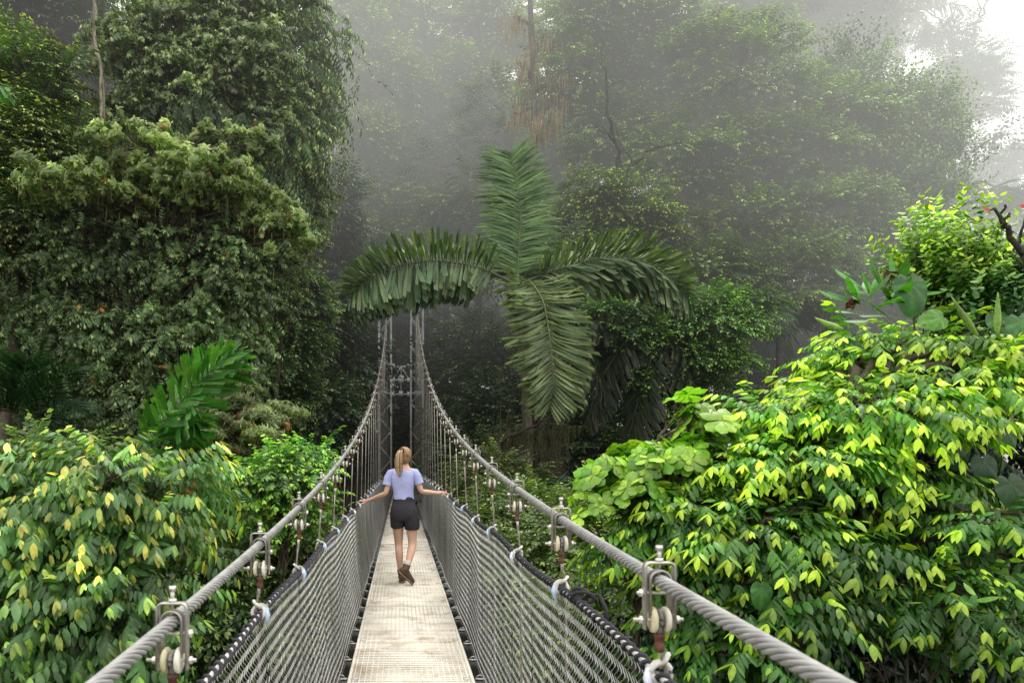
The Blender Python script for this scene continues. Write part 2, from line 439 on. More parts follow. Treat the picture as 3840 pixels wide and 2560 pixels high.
def hanger_bits(parent, c, detail):
    x, y, z = c; tilt = 0
    col = np.array((.40, .38, .35))
    m = MB()
    inv_u(m, .068, z + .042, z - .112, .0045, .022, col)
    inv_u(m, .047, z + .024, z - .075, .0045, .026, col * .85, r=.0225, n=8)
    V = [v.copy() for v in m.v]
    for v in m.v: v[:, 0] += x; v[:, 1] += y
    # only shift; z already absolute
    m.build('clamp', M_STEEL, parent)
    m = MB()
    m.tubes(np.array([[x, y, z + .030], [x, y, z + .082]]), .0050, 8, col * 1.25)
    m.cyl((x, y, z + .044), (x, y, z + .052), .0098, 6, col * 1.5)
    m.cyl((x, y, z + .070), (x, y, z + .082), .0088, 6, col * 1.5)
    m.build('bolt', M_STEEL, parent)
    for zz, ext in ((z - .028, .052), (z - .090, .060)):
        m = MB()
        m.cyl((x - ext, y, zz), (x + ext * .92, y, zz), .0045, 8, col * 1.3)
        for sx in (-1, 1):
            m.cyl((x + sx * .036, y, zz), (x + sx * .046, y, zz), .0095, 6, col * 1.6)
        m.build('bolt', M_STEEL, parent)
    for sx in (-1, 1):
        m = MB()
        rings = []
        for xx, rr in ((-.0065, .021), (-.005, .0285), (-.001, .0305), (.003, .0295), (.0062, .024)):
            th = np.arange(16) / 16 * 2 * PI
            rings.append(np.stack([np.full(16, x + sx * (.0155) + xx * sx), y + rr * np.cos(th), z - .090 + rr * np.sin(th)], -1))
        m.loft(rings, np.array((.66, .62, .44)) if sx < 0 else np.array((.72, .68, .60)))
        m.build('roller', M_PLASTIC, parent, smooth=True)
    m = MB()
    th = np.linspace(-.5, PI + .5, 12)
    m.tubes(np.stack([x + 0 * th, y + .019 * np.cos(th), z - .090 + .019 * np.sin(th)], -1), .0058, 6, np.array((.2, .19, .18)))
    m.tubes(np.array([[x, y, z - .10], [x, y, z - .125]]), .009, 8, np.array((.2, .19, .18)))
    m.build('wire_loop', M_CABLE, parent, smooth=True)
    m = MB()
    rings = []
    for dz, rr in ((-.120, .009), (-.122, .0125), (-.132, .0130), (-.135, .0105), (-.147, .0100), (-.150, .0118), (-.163, .0118), (-.166, .007)):
        t_ = np.arange(12) / 12 * 2 * PI
        rings.append(np.stack([x + rr * np.cos(t_), y + rr * np.sin(t_), np.full(12, z + dz)], -1))
    m.loft(rings, np.array(RUST))
    m.build('ferrule', M_RUST, parent, smooth=True)
for side in (-1, 1):
    ys = np.arange(1.69, 34.5, 1.052 if side < 0 else 1.035)
    for k, y in enumerate(ys):
        o, c = hanger(side, y)
        if y < 13.5:
            hanger_bits(o, c, True)
        else:     # too small to show parts: one clamp mesh
            m = MB(); x, yy_, z = c
            inv_u(m, .068, z + .042, z - .112, .006, .026, np.array((.55, .48, .38)))
            for v in m.v: v[:, 0] += x; v[:, 1] += yy_
            m.cyl((x, yy_, z + .03), (x, yy_, z + .082), .008, 6, np.array((.6, .56, .5)))
            m.cyl((x - .055, yy_, z - .09), (x + .055, yy_, z - .09), .007, 6, np.array((.7, .66, .6)))
            for sx in (-1, 1): m.cyl((x + sx * .009, yy_, z - .09), (x + sx * .022, yy_, z - .09), .029, 10, np.array((.7, .64, .5)))
            m.cyl((x, yy_, z - .12), (x, yy_, z - .165), .0125, 8, np.array(RUST))
            m.build('clamp', M_STEEL, o)
        # rag ties where the hanger meets the rail
        if y < 20:
            b = rail_pt(side, y); rs = np.random.default_rng(int(y * 100) + side + 3)
            m = MB()
            for j in range(3 if y < 9 else 2):
                th = np.linspace(0, 2 * PI * 1.15, 16) + rs.uniform(0, 6)
                r1 = .021 + .003 * j
                pts = np.stack([b[0] + r1 * np.cos(th) + side * .004, b[1] + rs.uniform(-.012, .012) + .018 * (th - th[0]) / 6 + .012 * np.sin(th + j), b[2] + r1 * np.sin(th) + .004], -1)
                m.tubes(pts, .0062, 6, np.array(WHT) * rs.uniform(.8, 1.05))
            m.tubes(np.array([b + (0, 0, .02), b + (side * .01, -.01, .036), b + (side * .028, rs.uniform(-.02, .02), .046)]), .0065, 6, np.array(WHT))
            m.tubes(np.array([b + (-side * .018, 0, .01), b + (-side * .026, -.012, -.012), b + (-side * .022, -.02, -.045)]), np.array([.006, .008, .006]), 6, np.array(WHT))
            tie = m.build('rope_tie', M_ROPE, bridge, smooth=True)
            m = MB()
            m.tubes(np.array([b + (-side * .022, .006, .016), b + (-side * .030, -.008, -.004), b + (-side * .026, -.022, -.03)]), np.array([.008, .0105, .008]), 7, np.array((.34, .46, .66)) if rs.random() < .6 else np.array((.6, .62, .72)))
            m.build('blue_sleeve', M_PLASTIC, tie, smooth=True)

# ------------------------------------------------------------------ tower
tower = empty('bridge_tower', (XC - .02, YT, -3), 'tall grey lattice steel tower with twin legs that carries the bridge cables', 'tower')
GP = np.array((.74, .76, .78))
xt = XC - .06
zbt, ztp = -3.4, 12.55
for side in (-1, 1):
    xi, xo = xt + side * .49, xt + side * 1.08
    m = MB()
    for x in (xi, xo):
        for y in (YT - .3, YT + .3):
            w = .045
            m.box((x - w, y - w, zbt), (x + w, y + w, ztp if x == xi else ztp - .9), GP)
    n = 22; zs = np.linspace(zbt + .2, ztp - 1.2, n)
    for k in range(n - 1):
        a_, b_ = (xi, xo) if k % 2 else (xo, xi)
        m.beam((a_, YT - .3, zs[k]), (b_, YT - .3, zs[k + 1]), .022, .045, GP * .95)
        m.beam((a_, YT + .3, zs[k]), (b_, YT + .3, zs[k + 1]), .022, .045, GP * .8)
        m.beam((xi, YT - .3 if k % 2 else YT + .3, zs[k]), (xi, YT + .3 if k % 2 else YT - .3, zs[k + 1]), .022, .04, GP * .8)
    for z in (4.9, 5.55, 6.3, ztp - 1.0):
        m.beam((xi, YT - .3, z), (xo, YT - .3, z), .05, .06, GP)
        m.box((min(xi, xo) + .16, YT - .33, z - .12), (max(xi, xo) - .16, YT - .27, z + .12), GP * .9)
    m.build('leg', M_PAINT, tower)
m = MB()
xa, xb = xt - .445, xt + .445
for z in (4.85, 5.55, 6.22):
    m.beam((xa, YT - .32, z), (xb, YT - .32, z), .05, .055, GP * 1.15)
    for x in (xa + .07, xb - .07): m.box((x - .075, YT - .36, z - .11), (x + .075, YT - .335, z + .11), GP * 1.15)
m.beam((xt, YT - .32, 4.85), (xt, YT - .32, 6.22), .05, .06, GP * 1.1)
m.box((xt - .14, YT - .37, 5.4), (xt + .14, YT - .345, 5.76), GP * 1.2)
m.box((xt - .10, YT - .37, 4.76), (xt + .10, YT - .345, 5.0), GP * 1.2)
m.beam((xt, YT - .30, 6.2), (xa + .05, YT - .30, 5.58), .04, .05, GP * 1.1)
m.beam((xt, YT - .30, 6.2), (xb - .05, YT - .30, 5.58), .04, .05, GP * 1.1)
for z in (4.9, 6.25):
    m.beam((xa, YT + .32, z), (xb, YT + .32, z), .05, .05, GP * .8)
m.build('cross_brace', M_PAINT, tower)
# ------------------------------------------------------------------ person
def chain_skin(name, verts, edges, mat, parent, root=0, sub=2, col=(.5, .5, .5)):
    me = bpy.data.meshes.new(name)
    me.from_pydata([tuple(v[:3]) for v in verts], edges, [])
    o = bpy.data.objects.new(name, me); COL.objects.link(o); o.parent = parent
    sk = o.modifiers.new('skin', 'SKIN'); sk.use_smooth_shade = True
    for i, v in enumerate(verts):
        sv = me.skin_vertices[0].data[i]
        sv.radius = (v[3], v[4] if len(v) > 4 else v[3]); sv.use_root = (i == root)
    ss = o.modifiers.new('sub', 'SUBSURF'); ss.levels = sub; ss.render_levels = sub
    me.materials.append(mat)
    dg = bpy.context.evaluated_depsgraph_get()
    ev = o.evaluated_get(dg)
    m2 = bpy.data.meshes.new_from_object(ev)
    o.modifiers.clear(); o.data = m2; m2.name = name
    at = m2.color_attributes.new('tint', 'FLOAT_COLOR', 'POINT')
    rgba = np.ones((len(m2.vertices), 4), dtype=np.float32); rgba[:, :3] = col
    at.data.foreach_set('color', rgba.ravel())
    return o
PY = 9.25
person = empty('person', (.03, PY, 0), 'woman with blonde ponytail, lilac t-shirt and dark shorts walking away on the deck', 'person')
def L_(x, y, z): return (x - .03, y, z)     # local: y relative to PY
SK = (.62, .37, .27)
V = []; E = []
def add(p, r, prev=None, r2=None):
    V.append((*L_(*p), r, r if r2 is None else r2)); i = len(V) - 1
    if prev is not None: E.append((prev, i))
    return i
pel = add((.04, 0, .93), .115)
wa = add((.03, 0, 1.10), .095, pel)
ch = add((.025, .0, 1.30), .115, wa)
nk0 = add((.03, .0, 1.44), .060, ch)
nk1 = add((.045, .01, 1.51), .048, nk0)
hd0 = add((.052, .02, 1.57), .060, nk1)
hd1 = add((.050, .01, 1.65), .082, hd0)
hd2 = add((.048, .0, 1.695), .055, hd1)
# arms with hands on the rails
for sd in (-1, 1):
    if sd < 0:
        sh = (-.115, 0, 1.405); el = (-.19, -.02, 1.145); wr = (-.40, .14, 1.055); pa = (-.465, .18, 1.035)
    else:
        sh = (.175, 0, 1.41); el = (.262, -.01, 1.17); wr = (.475, .12, 1.145); pa = (.545, .16, 1.150)
    s0 = add(sh, .052, nk0)
    u1 = add(tuple(np.array(sh) * .5 + np.array(el) * .5), .043, s0)
    e0 = add(el, .036, u1)
    f1 = add(tuple(np.array(el) * .65 + np.array(wr) * .35), .036, e0)
    w0 = add(wr, .024, f1)
    p0 = add(pa, .030, w0)
    rail_ = rail_pt(sd, PY + .2); rail_ = np.array([rail_[0], .2, rail_[2]])
    for j in range(4):      # fingers curl over the rail
        o_ = np.array([0, -.028 + .019 * j, 0])
        base_ = np.array(pa) + o_ + np.array([sd * .012, .0, .004])
        k1 = rail_ + np.array([-sd * .005, 0, .026]) * 1; k1[1] = base_[1] + .003
        k2 = rail_ + np.array([sd * .024, 0, .008]); k2[1] = base_[1] + .004
        k3 = rail_ + np.array([sd * (.018 - .003 * (j == 3)), 0, -.014]); k3[1] = base_[1] + .004
        a0 = add(tuple(base_), .0105, p0); a1 = add(tuple(k1), .0095, a0); a2 = add(tuple(k2), .0088, a1); a3 = add(tuple(k3), .0078, a2)
    th0 = add((pa[0] - sd * .008, pa[1] - .03, pa[2] - .008), .0115, p0)
    th1 = add((pa[0] + sd * .015, pa[1] - .045, pa[2] - .022), .0095, th0)
    add((rail_[0] - sd * .012, pa[1] - .042, rail_[2] - .014), .0085, th1)
# legs
hl = add((-.035, .02, .87), .098, pel); tl = add((-.035, .05, .72), .080, hl); kl = add((-.026, .11, .49), .054, tl)
cl = add((-.020, .065, .38), .056, kl); al = add((.000, .09, .13), .034, cl); add((.005, .13, .06), .035, al)
hr = add((.125, -.01, .86), .098, pel); tr = add((.138, .0, .70), .080, hr); kr = add((.150, .0, .50), .055, tr)
cr = add((.130, -.06, .41), .056, kr); ar = add((.080, -.15, .235), .034, cr); add((.06, -.15, .18), .034, ar)
body = chain_skin('body', V, E, M_SKIN, person, 0, 2, SK)

def ring(c, rx, ry, n=20, ax=(1, 0, 0), ay=(0, 1, 0), ph=0, wr=0, seed=0):
    th = np.arange(n) / n * 2 * PI
    w = 1 + wr * np.sin(3 * th + seed) + wr * .7 * np.sin(5 * th + seed * 2.1)
    return np.array(c)[None] + (np.cos(th) * rx * w)[:, None] * np.array(ax)[None] + (np.sin(th) * ry * w)[:, None] * np.array(ay)[None]
def limb_rings(pts, rad, n=14, flat=1.0, wr=0):
    pts = np.array(pts, float); t = np.gradient(pts, axis=0); t /= np.linalg.norm(t, axis=1, keepdims=True)
    out = []
    for i, (p, tt, r) in enumerate(zip(pts, t, rad)):
        a = np.cross(tt, (0, 1, 0)); a /= np.linalg.norm(a); b = np.cross(tt, a)
        out.append(ring(p, r, r * flat, n, a, b, wr=wr, seed=i * 1.3))
    return out
def wp(p): return (p[0], p[1] + PY, p[2])
# t-shirt
LIL = np.array((.40, .42, .70))
m = MB()
tor = [((.033, 0, 1.055), .128, .098), ((.033, 0, 1.075), .134, .102), ((.032, 0, 1.12), .131, .098), ((.030, 0, 1.19), .132, .100), ((.026, 0, 1.27), .146, .112), ((.024, 0, 1.34), .156, .115), ((.024, 0, 1.395), .160, .108), ((.026, .0, 1.425), .140, .095), ((.030, 0, 1.448), .098, .078), ((.036, 0, 1.465), .064, .062), ((.038, 0, 1.472), .056, .056)]
m.loft([ring(wp(c), a, b, 36, wr=.028 if i < 5 else .012, seed=i * .9) for i, (c, a, b) in enumerate(tor)], LIL, caps=False)
m.loft([r_ for r_ in limb_rings([wp(p) for p in ((-.07, 0, 1.405), (-.125, 0, 1.395), (-.155, -.004, 1.34), (-.168, -.01, 1.285), (-.176, -.014, 1.25))], [.058, .062, .060, .057, .059], wr=.02)], LIL, caps=False)
m.loft([r_ for r_ in limb_rings([wp(p) for p in ((.13, 0, 1.41), (.175, 0, 1.402), (.205, -.002, 1.36), (.225, -.005, 1.30), (.236, -.006, 1.268))], [.058, .062, .060, .058, .060], wr=.02)], LIL, caps=False)
m.build('shirt', M_CLOTH, person, smooth=True)
# shorts
DK = np.array((.040, .037, .043))
m = MB()
m.loft([ring(wp(c), a, b, 28, wr=.008, seed=i) for i, (c, a, b) in enumerate([((.033, 0, 1.095), .126, .095), ((.034, 0, 1.06), .133, .104), ((.037, -.003, 1.00), .152, .120), ((.040, -.008, .93), .172, .134), ((.041, -.005, .87), .176, .132), ((.042, 0, .82), .174, .122), ((.042, .01, .79), .165, .10)])], DK, caps=True)
m.loft(limb_rings([wp(p) for p in ((-.040, .01, .90), (-.042, .025, .82), (-.040, .045, .73), (-.039, .047, .722))], [.100, .096, .092, .086], 18, 1.08, wr=.012), DK, caps=False)
m.loft(limb_rings([wp(p) for p in ((.125, -.005, .90), (.134, -.003, .82), (.142, .0, .70), (.142, 0, .688))], [.102, .098, .094, .088], 18, 1.08, wr=.012), DK, caps=False)
sh = m.build('shorts', M_CLOTH, person, smooth=True)
m = MB(); m.box(wp((.212, -.05, .715)), wp((.238, .05, .83)), DK * 1.15); m.box(wp((.209, -.055, .81)), wp((.243, .055, .845)), DK)
m.build('pocket', M_CLOTH, sh)
m = MB(); m.loft([ring(wp(c), a, b, 28) for c, a, b in (((.033, 0, 1.105), .128, .097), ((.034, 0, 1.06), .137, .108))], DK * .8, caps=False); m.build('waistband', M_CLOTH, sh, smooth=True)
# hair
HC = np.array((.27, .155, .08))
m = MB()
for z, rx, ry, dy in ((1.525, .040, .035, -.035), (1.55, .062, .06, -.02), (1.58, .076, .08, -.008), (1.61, .084, .092, 0), (1.65, .087, .097, .0), (1.685, .080, .090, .0), (1.71, .065, .073, 0), (1.728, .040, .045, 0), (1.735, .012, .012, 0)):
    m.v.append  # rings gathered below
hr_ = [ring(wp((.050, dy - .008, z)), rx, ry, 24, wr=.008, seed=z * 9) for z, rx, ry, dy in ((1.53, .040, .030, -.035), (1.55, .060, .050, -.026), (1.58, .075, .074, -.014), (1.61, .083, .088, -.005), (1.65, .086, .096, .0), (1.685, .080, .090, .0), (1.71, .065, .073, 0), (1.728, .040, .045, 0), (1.735, .012, .012, 0))]
hc = []
m.loft(hr_, HC, caps=True)
rs = np.random.default_rng(8)
for k in range(46):       # combed strands from the hairline back to the tie
    a0 = rs.uniform(-.3, PI + .3); h = rs.uniform(1.56, 1.71)
    st = np.array([.050 + .086 * math.cos(a0) * math.sqrt(max(.1, 1 - ((h - 1.63) / .12) ** 2)), .06 * math.sin(a0) - .01, h])
    en = np.array([.014, -.098, 1.690]); q = []
    for t in np.linspace(0, 1, 7):
        p = st + (en - st) * t; d = p - np.array([.050, -.006, 1.63]); d = d / np.array([.089, .099, .112]); d /= np.linalg.norm(d)
        q.append(wp(np.array([.050, -.006, 1.63]) + d * np.array([.0885, .0985, .110])))
    m.tubes(np.array(q), np.array([.002, .0035, .0035, .0035, .003, .003, .002]), 4, HC * rs.uniform(.5, 1.7), cap=False)
hair = m.build('hair', M_HAIR, person, smooth=True)
m = MB()
pt = [(c, a * .86, b * .9) for c, a, b in [((.010, -.10, 1.690), .020, .020), ((-.008, -.135, 1.685), .032, .028), ((-.022, -.15, 1.64), .043, .034), ((-.028, -.15, 1.57), .050, .036), ((-.028, -.145, 1.50), .052, .032), ((-.022, -.135, 1.44), .042, .025), ((-.016, -.13, 1.40), .022, .014), ((-.022, -.13, 1.375), .006, .005)]]
m.loft([ring(wp(c), a, b, 22, wr=.06, seed=i * .5) for i, (c, a, b) in enumerate(pt)], np.array((.33, .225, .14)))
rs = np.random.default_rng(3)
for k in range(26):
    o_ = rs.normal(0, 1, 2)
    pts = [wp((c[0] + a * .95 * math.tanh(o_[0]), c[1] + b * (-.2 - .9 * abs(math.tanh(o_[1]))) , c[2])) for c, a, b in pt]
    m.tubes(np.array(pts), np.array([.004] * 5 + [.0045, .004, .001]), 4, np.array((.40, .28, .17)) * rs.uniform(.55, 1.45), cap=False)
for k in range(14):
    o_ = rs.normal(0, 1, 3)
    pts = [wp((c[0] + a * (1.0 + .12 * i / 3 * abs(o_[2])) * math.tanh(o_[0]) , c[1] + b * (-.3 - .8 * abs(math.tanh(o_[1]))), c[2] - (.02 * abs(o_[2]) if i == 7 else 0))) for i, (c, a, b) in enumerate(pt)]
    m.tubes(np.array(pts), np.array([.003] * 7 + [.001]), 4, np.array((.22, .125, .065)) * rs.uniform(.6, 1.4), cap=False)
m.build('ponytail', M_HAIR, hair, smooth=True)
m = MB(); th = np.linspace(0, 2 * PI, 14)
m.tubes(np.stack([.016 + .022 * np.cos(th), PY - .108 + .010 * np.sin(th), 1.690 + .024 * np.sin(th)], -1), .008, 6, np.array((.01, .01, .012)))
m.build('hair_tie', M_CLOTH, hair, smooth=True)
m = MB()   # ears
for sx in (-1, 1):
    m.loft([ring(wp((.050 + sx * .083, .012 + d, 1.600)), .010 * s_, .03 * s_, 10, ax=(0.3, 1, 0), ay=(0, .15, 1)) for d, s_ in ((-.004, .6), (0, 1), (.005, .9), (.008, .4))], np.array(SK) * 1.02)
m.build('ear', M_SKIN, person, smooth=True)
m = MB()   # face turned away: nose, brow, lips, eyes
m.loft([ring(wp((.052, .10 + d, 1.598 - .0 * d)), .012 * s_, .018 * s_, 8, ax=(1, 0, 0), ay=(0, 0, 1)) for d, s_ in ((-.02, 1.1), (-.005, .9), (.006, .5))], np.array(SK))
for sx in (-1, 1): m.loft([ring(wp((.052 + sx * .03, .082 + d, 1.625)), .012 * s_, .007 * s_, 8, ay=(0, 0, 1)) for d, s_ in ((-.01, 1), (.003, .7))], np.array((.6, .6, .6)))
m.loft([ring(wp((.052, .088 + d, 1.562)), .02 * s_, .007 * s_, 8, ay=(0, 0, 1)) for d, s_ in ((-.01, 1), (.003, .7))], np.array((.5, .2, .17)))
m.build('face', M_SKIN, person, smooth=True)
# socks and boots
def sock(a, b, r):
    a = np.array(a); b = np.array(b)
    m = MB(); pts = [wp(tuple(a + (b - a) * t)) for t in (0, .1, .3, .5, .7, .9, 1)]
    m.loft(limb_rings(pts, [r * 1.05, r * 1.12, r * 1.04, r * 1.1, r * 1.03, r * 1.1, r * 1.05], 14), np.array((.75, .70, .66)))
    return m.build('sock', M_CLOTH, person, smooth=True)
sock((.0835, -.145, .315), (.068, -.155, .215), .037)
sock((-.003, .086, .245), (.002, .09, .14), .036)
BC = np.array((.085, .050, .036))
def boot(heel, toe, up, ankle_top, name='boot'):
    heel = np.array(heel, float); toe = np.array(toe, float); up = np.array(up, float)
    f = toe - heel; Lf = np.linalg.norm(f); f /= Lf
    up = up - f * (up @ f); up /= np.linalg.norm(up); s = np.cross(f, up)
    m = MB()
    prof = [(0, .030, .060), (.06, .036, .085), (.25, .038, .10), (.45, .040, .088), (.6, .046, .070), (.78, .050, .058), (.92, .044, .048), (1.0, .022, .030)]
    rings = []
    for t, w, h in prof:
        th = np.arange(16) / 16 * 2 * PI
        cx = np.cos(th); sy = np.sin(th)
        px = np.sign(cx) * np.abs(cx) ** .7 * w; pz = (np.sign(sy) * np.abs(sy) ** .8 * .5 + .5) * h
        rings.append(np.array([heel + f * t * Lf + s * a + up * (b + .018) for a, b in zip(px, pz)]) + np.array([0, PY, 0]))
    m.loft(rings, BC)
    at = np.array(ankle_top, float)
    a0 = heel + f * Lf * .26 + up * .06
    m.loft(limb_rings([a0 + (0, PY, 0), (a0 + at) / 2 + (0, PY, 0), at + (0, PY, 0), at + (at - a0) * .04 + (0, PY, 0)], [.048, .045, .049, .044], 16), BC)
    b = m.build(name, M_LEATHER, person, smooth=True)
    m = MB(); rings = []
    for dz, sc in ((0, .96), (.012, 1.0), (.024, .97)):
        pts = []
        for t, w in ((0, .02), (.03, .034), (.2, .040), (.45, .040), (.65, .049), (.82, .053), (.95, .042), (1.02, .015)):
            pts.append(heel + f * t * Lf + s * w * sc + up * dz)
        for t, w in ((1.02, .015), (.95, .042), (.82, .053), (.65, .049), (.45, .040), (.2, .040), (.03, .034), (0, .02)):
            pts.append(heel + f * t * Lf - s * w * sc + up * dz)
        rings.append(np.array(pts) + np.array([0, PY, 0]))
    m.loft(rings[:2], np.array((.028, .024, .022))); m.loft(rings[1:], np.array((.30, .20, .11)), caps=False)
    m.build('sole', M_LEATHER, b)
    return b
boot((.010, .035, .002), (.03, .30, .002), (0, 0, 1), (.001, .088, .165))
boot((-.035, -.185, .175), (.140, -.115, .012), (.55, -.05, .75), (.078, -.15, .262))
# ------------------------------------------------------------------ foliage tools
def nrm(a): return a / (np.linalg.norm(a, axis=-1, keepdims=True) + 1e-9)

def leaf_tpl(length=1., width=.4, stations=2, droop=.3, fold=.12, tipshape='acute', wav=0.):
    """leaf along +X, face up +Z. returns verts, quads, tris"""
    if stations == 0:
        v = [(0, 0, 0), (.5, width / 2, -fold * .3), (1, 0, -droop * .3), (.5, -width / 2, -fold * .3)]
        return np.array(v) * length, np.array([(0, 3, 2, 1)]), np.zeros((0, 3), int)
    ts = np.linspace(0, 1, stations + 2)[1:-1]
    v = [(0, 0, 0)]
    for i, t in enumerate(ts):
        if tipshape == 'acute': w = width / 2 * math.sin(PI * t ** .8) ** .75
        elif tipshape == 'obovate': w = width / 2 * math.sin(PI * t ** 1.7) ** .8
        elif tipshape == 'heart': w = width / 2 * (1.0 - t ** 1.6) ** .8
        else: w = width / 2
        z = -droop * t * t; f = fold * w / (width / 2)
        wv = wav * math.sin(i * 2.4)
        v += [(t, w, z - f + wv), (t, 0, z), (t, -w, z - f - wv)]
    v.append((1, 0, -droop))
    q = []; t_ = []
    t_ += [(0, 2, 1), (0, 3, 2)]
    for i in range(stations - 1):
        a = 1 + 3 * i
        q += [(a, a + 1, a + 4, a + 3), (a + 1, a + 2, a + 5, a + 4)]
    a = 1 + 3 * (stations - 1); e = len(v) - 1
    t_ += [(a, a + 1, e), (a + 1, a + 2, e)]
    return np.array(v) * length, np.array(q).reshape(-1, 4), np.array(t_)

def place(tpl, pos, dirs, ups, scale, col):
    """copies of (verts,q,t) at pos (n,3) with x axis dirs, z axis ~ups; col (n,3) or (n,V,3)"""
    V, Q, T = tpl; n = len(pos); k = len(V)
    X = nrm(np.asarray(dirs, float)); Y = nrm(np.cross(ups, X)); Z = np.cross(X, Y)
    sc = np.broadcast_to(np.asarray(scale, float), (n,))[:, None, None]
    W = pos[:, None] + sc * (V[None, :, 0:1] * X[:, None] + V[None, :, 1:2] * Y[:, None] + V[None, :, 2:3] * Z[:, None])
    off = (np.arange(n) * k)[:, None, None]
    q = (Q[None] + off).reshape(-1, 4) if len(Q) else np.zeros((0, 4), int)
    t = (T[None] + off).reshape(-1, 3) if len(T) else np.zeros((0, 3), int)
    col = np.asarray(col, float)
    c = np.repeat(col, k, axis=0) if col.ndim == 2 else col.reshape(-1, 3)
    return W.reshape(-1, 3), q, t, c

# a "spray" template = verts, quads, tris, per-vertex age 0..1, per-vertex brightness jitter
def spray(parts, stem=None):
    V = []; Q = []; T = []; A = []; n = 0
    for tpl, pos, d, up, sc, age in parts:
        w, q, t, c = place(tpl, pos, d, up, sc, np.repeat(np.asarray(age, float)[:, None], 3, 1))
        mid = np.tile((np.abs(tpl[0][:, 1]) < 1e-6) * 1., len(pos)) * (.08 if len(tpl[0]) > 4 else 0)
        V.append(w); Q.append(q + n); T.append(t + n); A.append(c[:, 0] + mid); n += len(w)
    return np.concatenate(V), np.concatenate(Q), np.concatenate(T), np.concatenate(A)

def twig_alt(rs, n=10, L=.45, leaf=.13, w=.36, st=1, droop=.35, hang=.5, young=2, spread=1.0, curve=.25, fold=.1, shape='acute', yscale=.8):
    """leaves left and right of a stem along +X that hang a little"""
    t = np.linspace(.08, 1, n)
    pos = np.stack([t * L, 0 * t, -curve * L * t * t], -1)
    sd = np.where(np.arange(n) % 2 == 0, 1., -1.)
    ang = rs.uniform(.8, 1.25, n) * spread
    d = np.stack([np.cos(ang), sd * np.sin(ang), -hang * rs.uniform(.5, 1.5, n)], -1)
    up = np.stack([.5 * hang * np.ones(n) + rs.normal(0, .15, n), sd * (.3 * hang) + rs.normal(0, .2, n), np.ones(n)], -1)
    age = np.clip((t - (1 - young / n)) * n / max(young, 1e-3), 0, 1)
    age = age * .9 + rs.uniform(0, .1, n)
    sc = leaf * rs.uniform(.8, 1.15, n) * np.where(t > .9, yscale, 1.)
    tpl = leaf_tpl(1, w, st, droop, fold, shape)
    # terminal leaf
    pos2 = np.array([[L, 0, -curve * L]]); d2 = np.array([[.8, .1, -.3 - hang]]); up2 = np.array([[.6, 0, 1.]])
    return spray([(tpl, pos, d, up, sc, age), (tpl, pos2, d2, up2, np.array([leaf * yscale]), np.array([1. if young else .1]))])

def whorl(rs, n=8, leaf=.15, w=.34, st=1, droop=.45, hang=.35, inner=4, age0=.1):
    a = np.arange(n) / n * 2 * PI + rs.uniform(0, .5, n)
    d = np.stack([np.cos(a), np.sin(a), -hang * rs.uniform(.4, 1.6, n)], -1)
    up = np.stack([.3 * np.cos(a), .3 * np.sin(a), np.ones(n)], -1)
    tpl = leaf_tpl(1, w, st, droop, .08, 'obovate')
    parts = [(tpl, np.zeros((n, 3)), d, up, leaf * rs.uniform(.75, 1.15, n), np.full(n, age0) + rs.uniform(0, .2, n))]
    if inner:
        a = rs.uniform(0, 2 * PI, inner)
        d = np.stack([np.cos(a), np.sin(a), .5 + 0 * a], -1)
        parts.append((tpl, np.zeros((inner, 3)) + (0, 0, .01), d, np.stack([-np.cos(a), -np.sin(a), 1 + 0 * a], -1), leaf * .55 * rs.uniform(.7, 1.1, inner), np.full(inner, .8)))
    v, q, t, ag = spray(parts)
    return v[:, [2, 1, 0]] * np.array([1, 1, -1]), q, t, ag     # axis of the whorl on +X

def strand(rs, n=12, L=.8, leaf=.12, w=.22):
    t = np.linspace(.05, 1, n); pos = np.stack([t * L, .03 * np.sin(t * 7), 0 * t], -1)
    a = rs.uniform(0, 2 * PI, n)
    d = np.stack([rs.uniform(.7, 1.4, n), np.cos(a) * .7, np.sin(a) * .7], -1)
    return spray([(leaf_tpl(1, w, 1, .2, .05), pos, d, rs.normal(0, 1, (n, 3)), leaf * rs.uniform(.7, 1.2, n), rs.uniform(0, .3, n))])

def upright(rs, n=12, L=.4, leaf=.05, w=.6, st=1, young=4):
    t = np.linspace(.1, 1, n); pos = np.stack([t * L, 0 * t, 0 * t], -1)
    a = np.arange(n) * 2.4 + rs.uniform(0, .5, n)
    d = np.stack([rs.uniform(.3, .9, n), np.cos(a), np.sin(a)], -1)
    up = np.stack([np.ones(n), -.5 * np.cos(a), -.5 * np.sin(a)], -1)
    age = np.clip((t - (1 - young / n)) * n / max(young, 1e-3), 0, 1) * .9 + rs.uniform(0, .15, n)
    return spray([(leaf_tpl(1, w, st, .1, .08), pos, d, up, leaf * rs.uniform(.7, 1.2, n), age)])

def make_species(kind, seed, count=5, **kw):
    rs = np.random.default_rng(seed)
    return [kind(rs, **kw) for _ in range(count)]

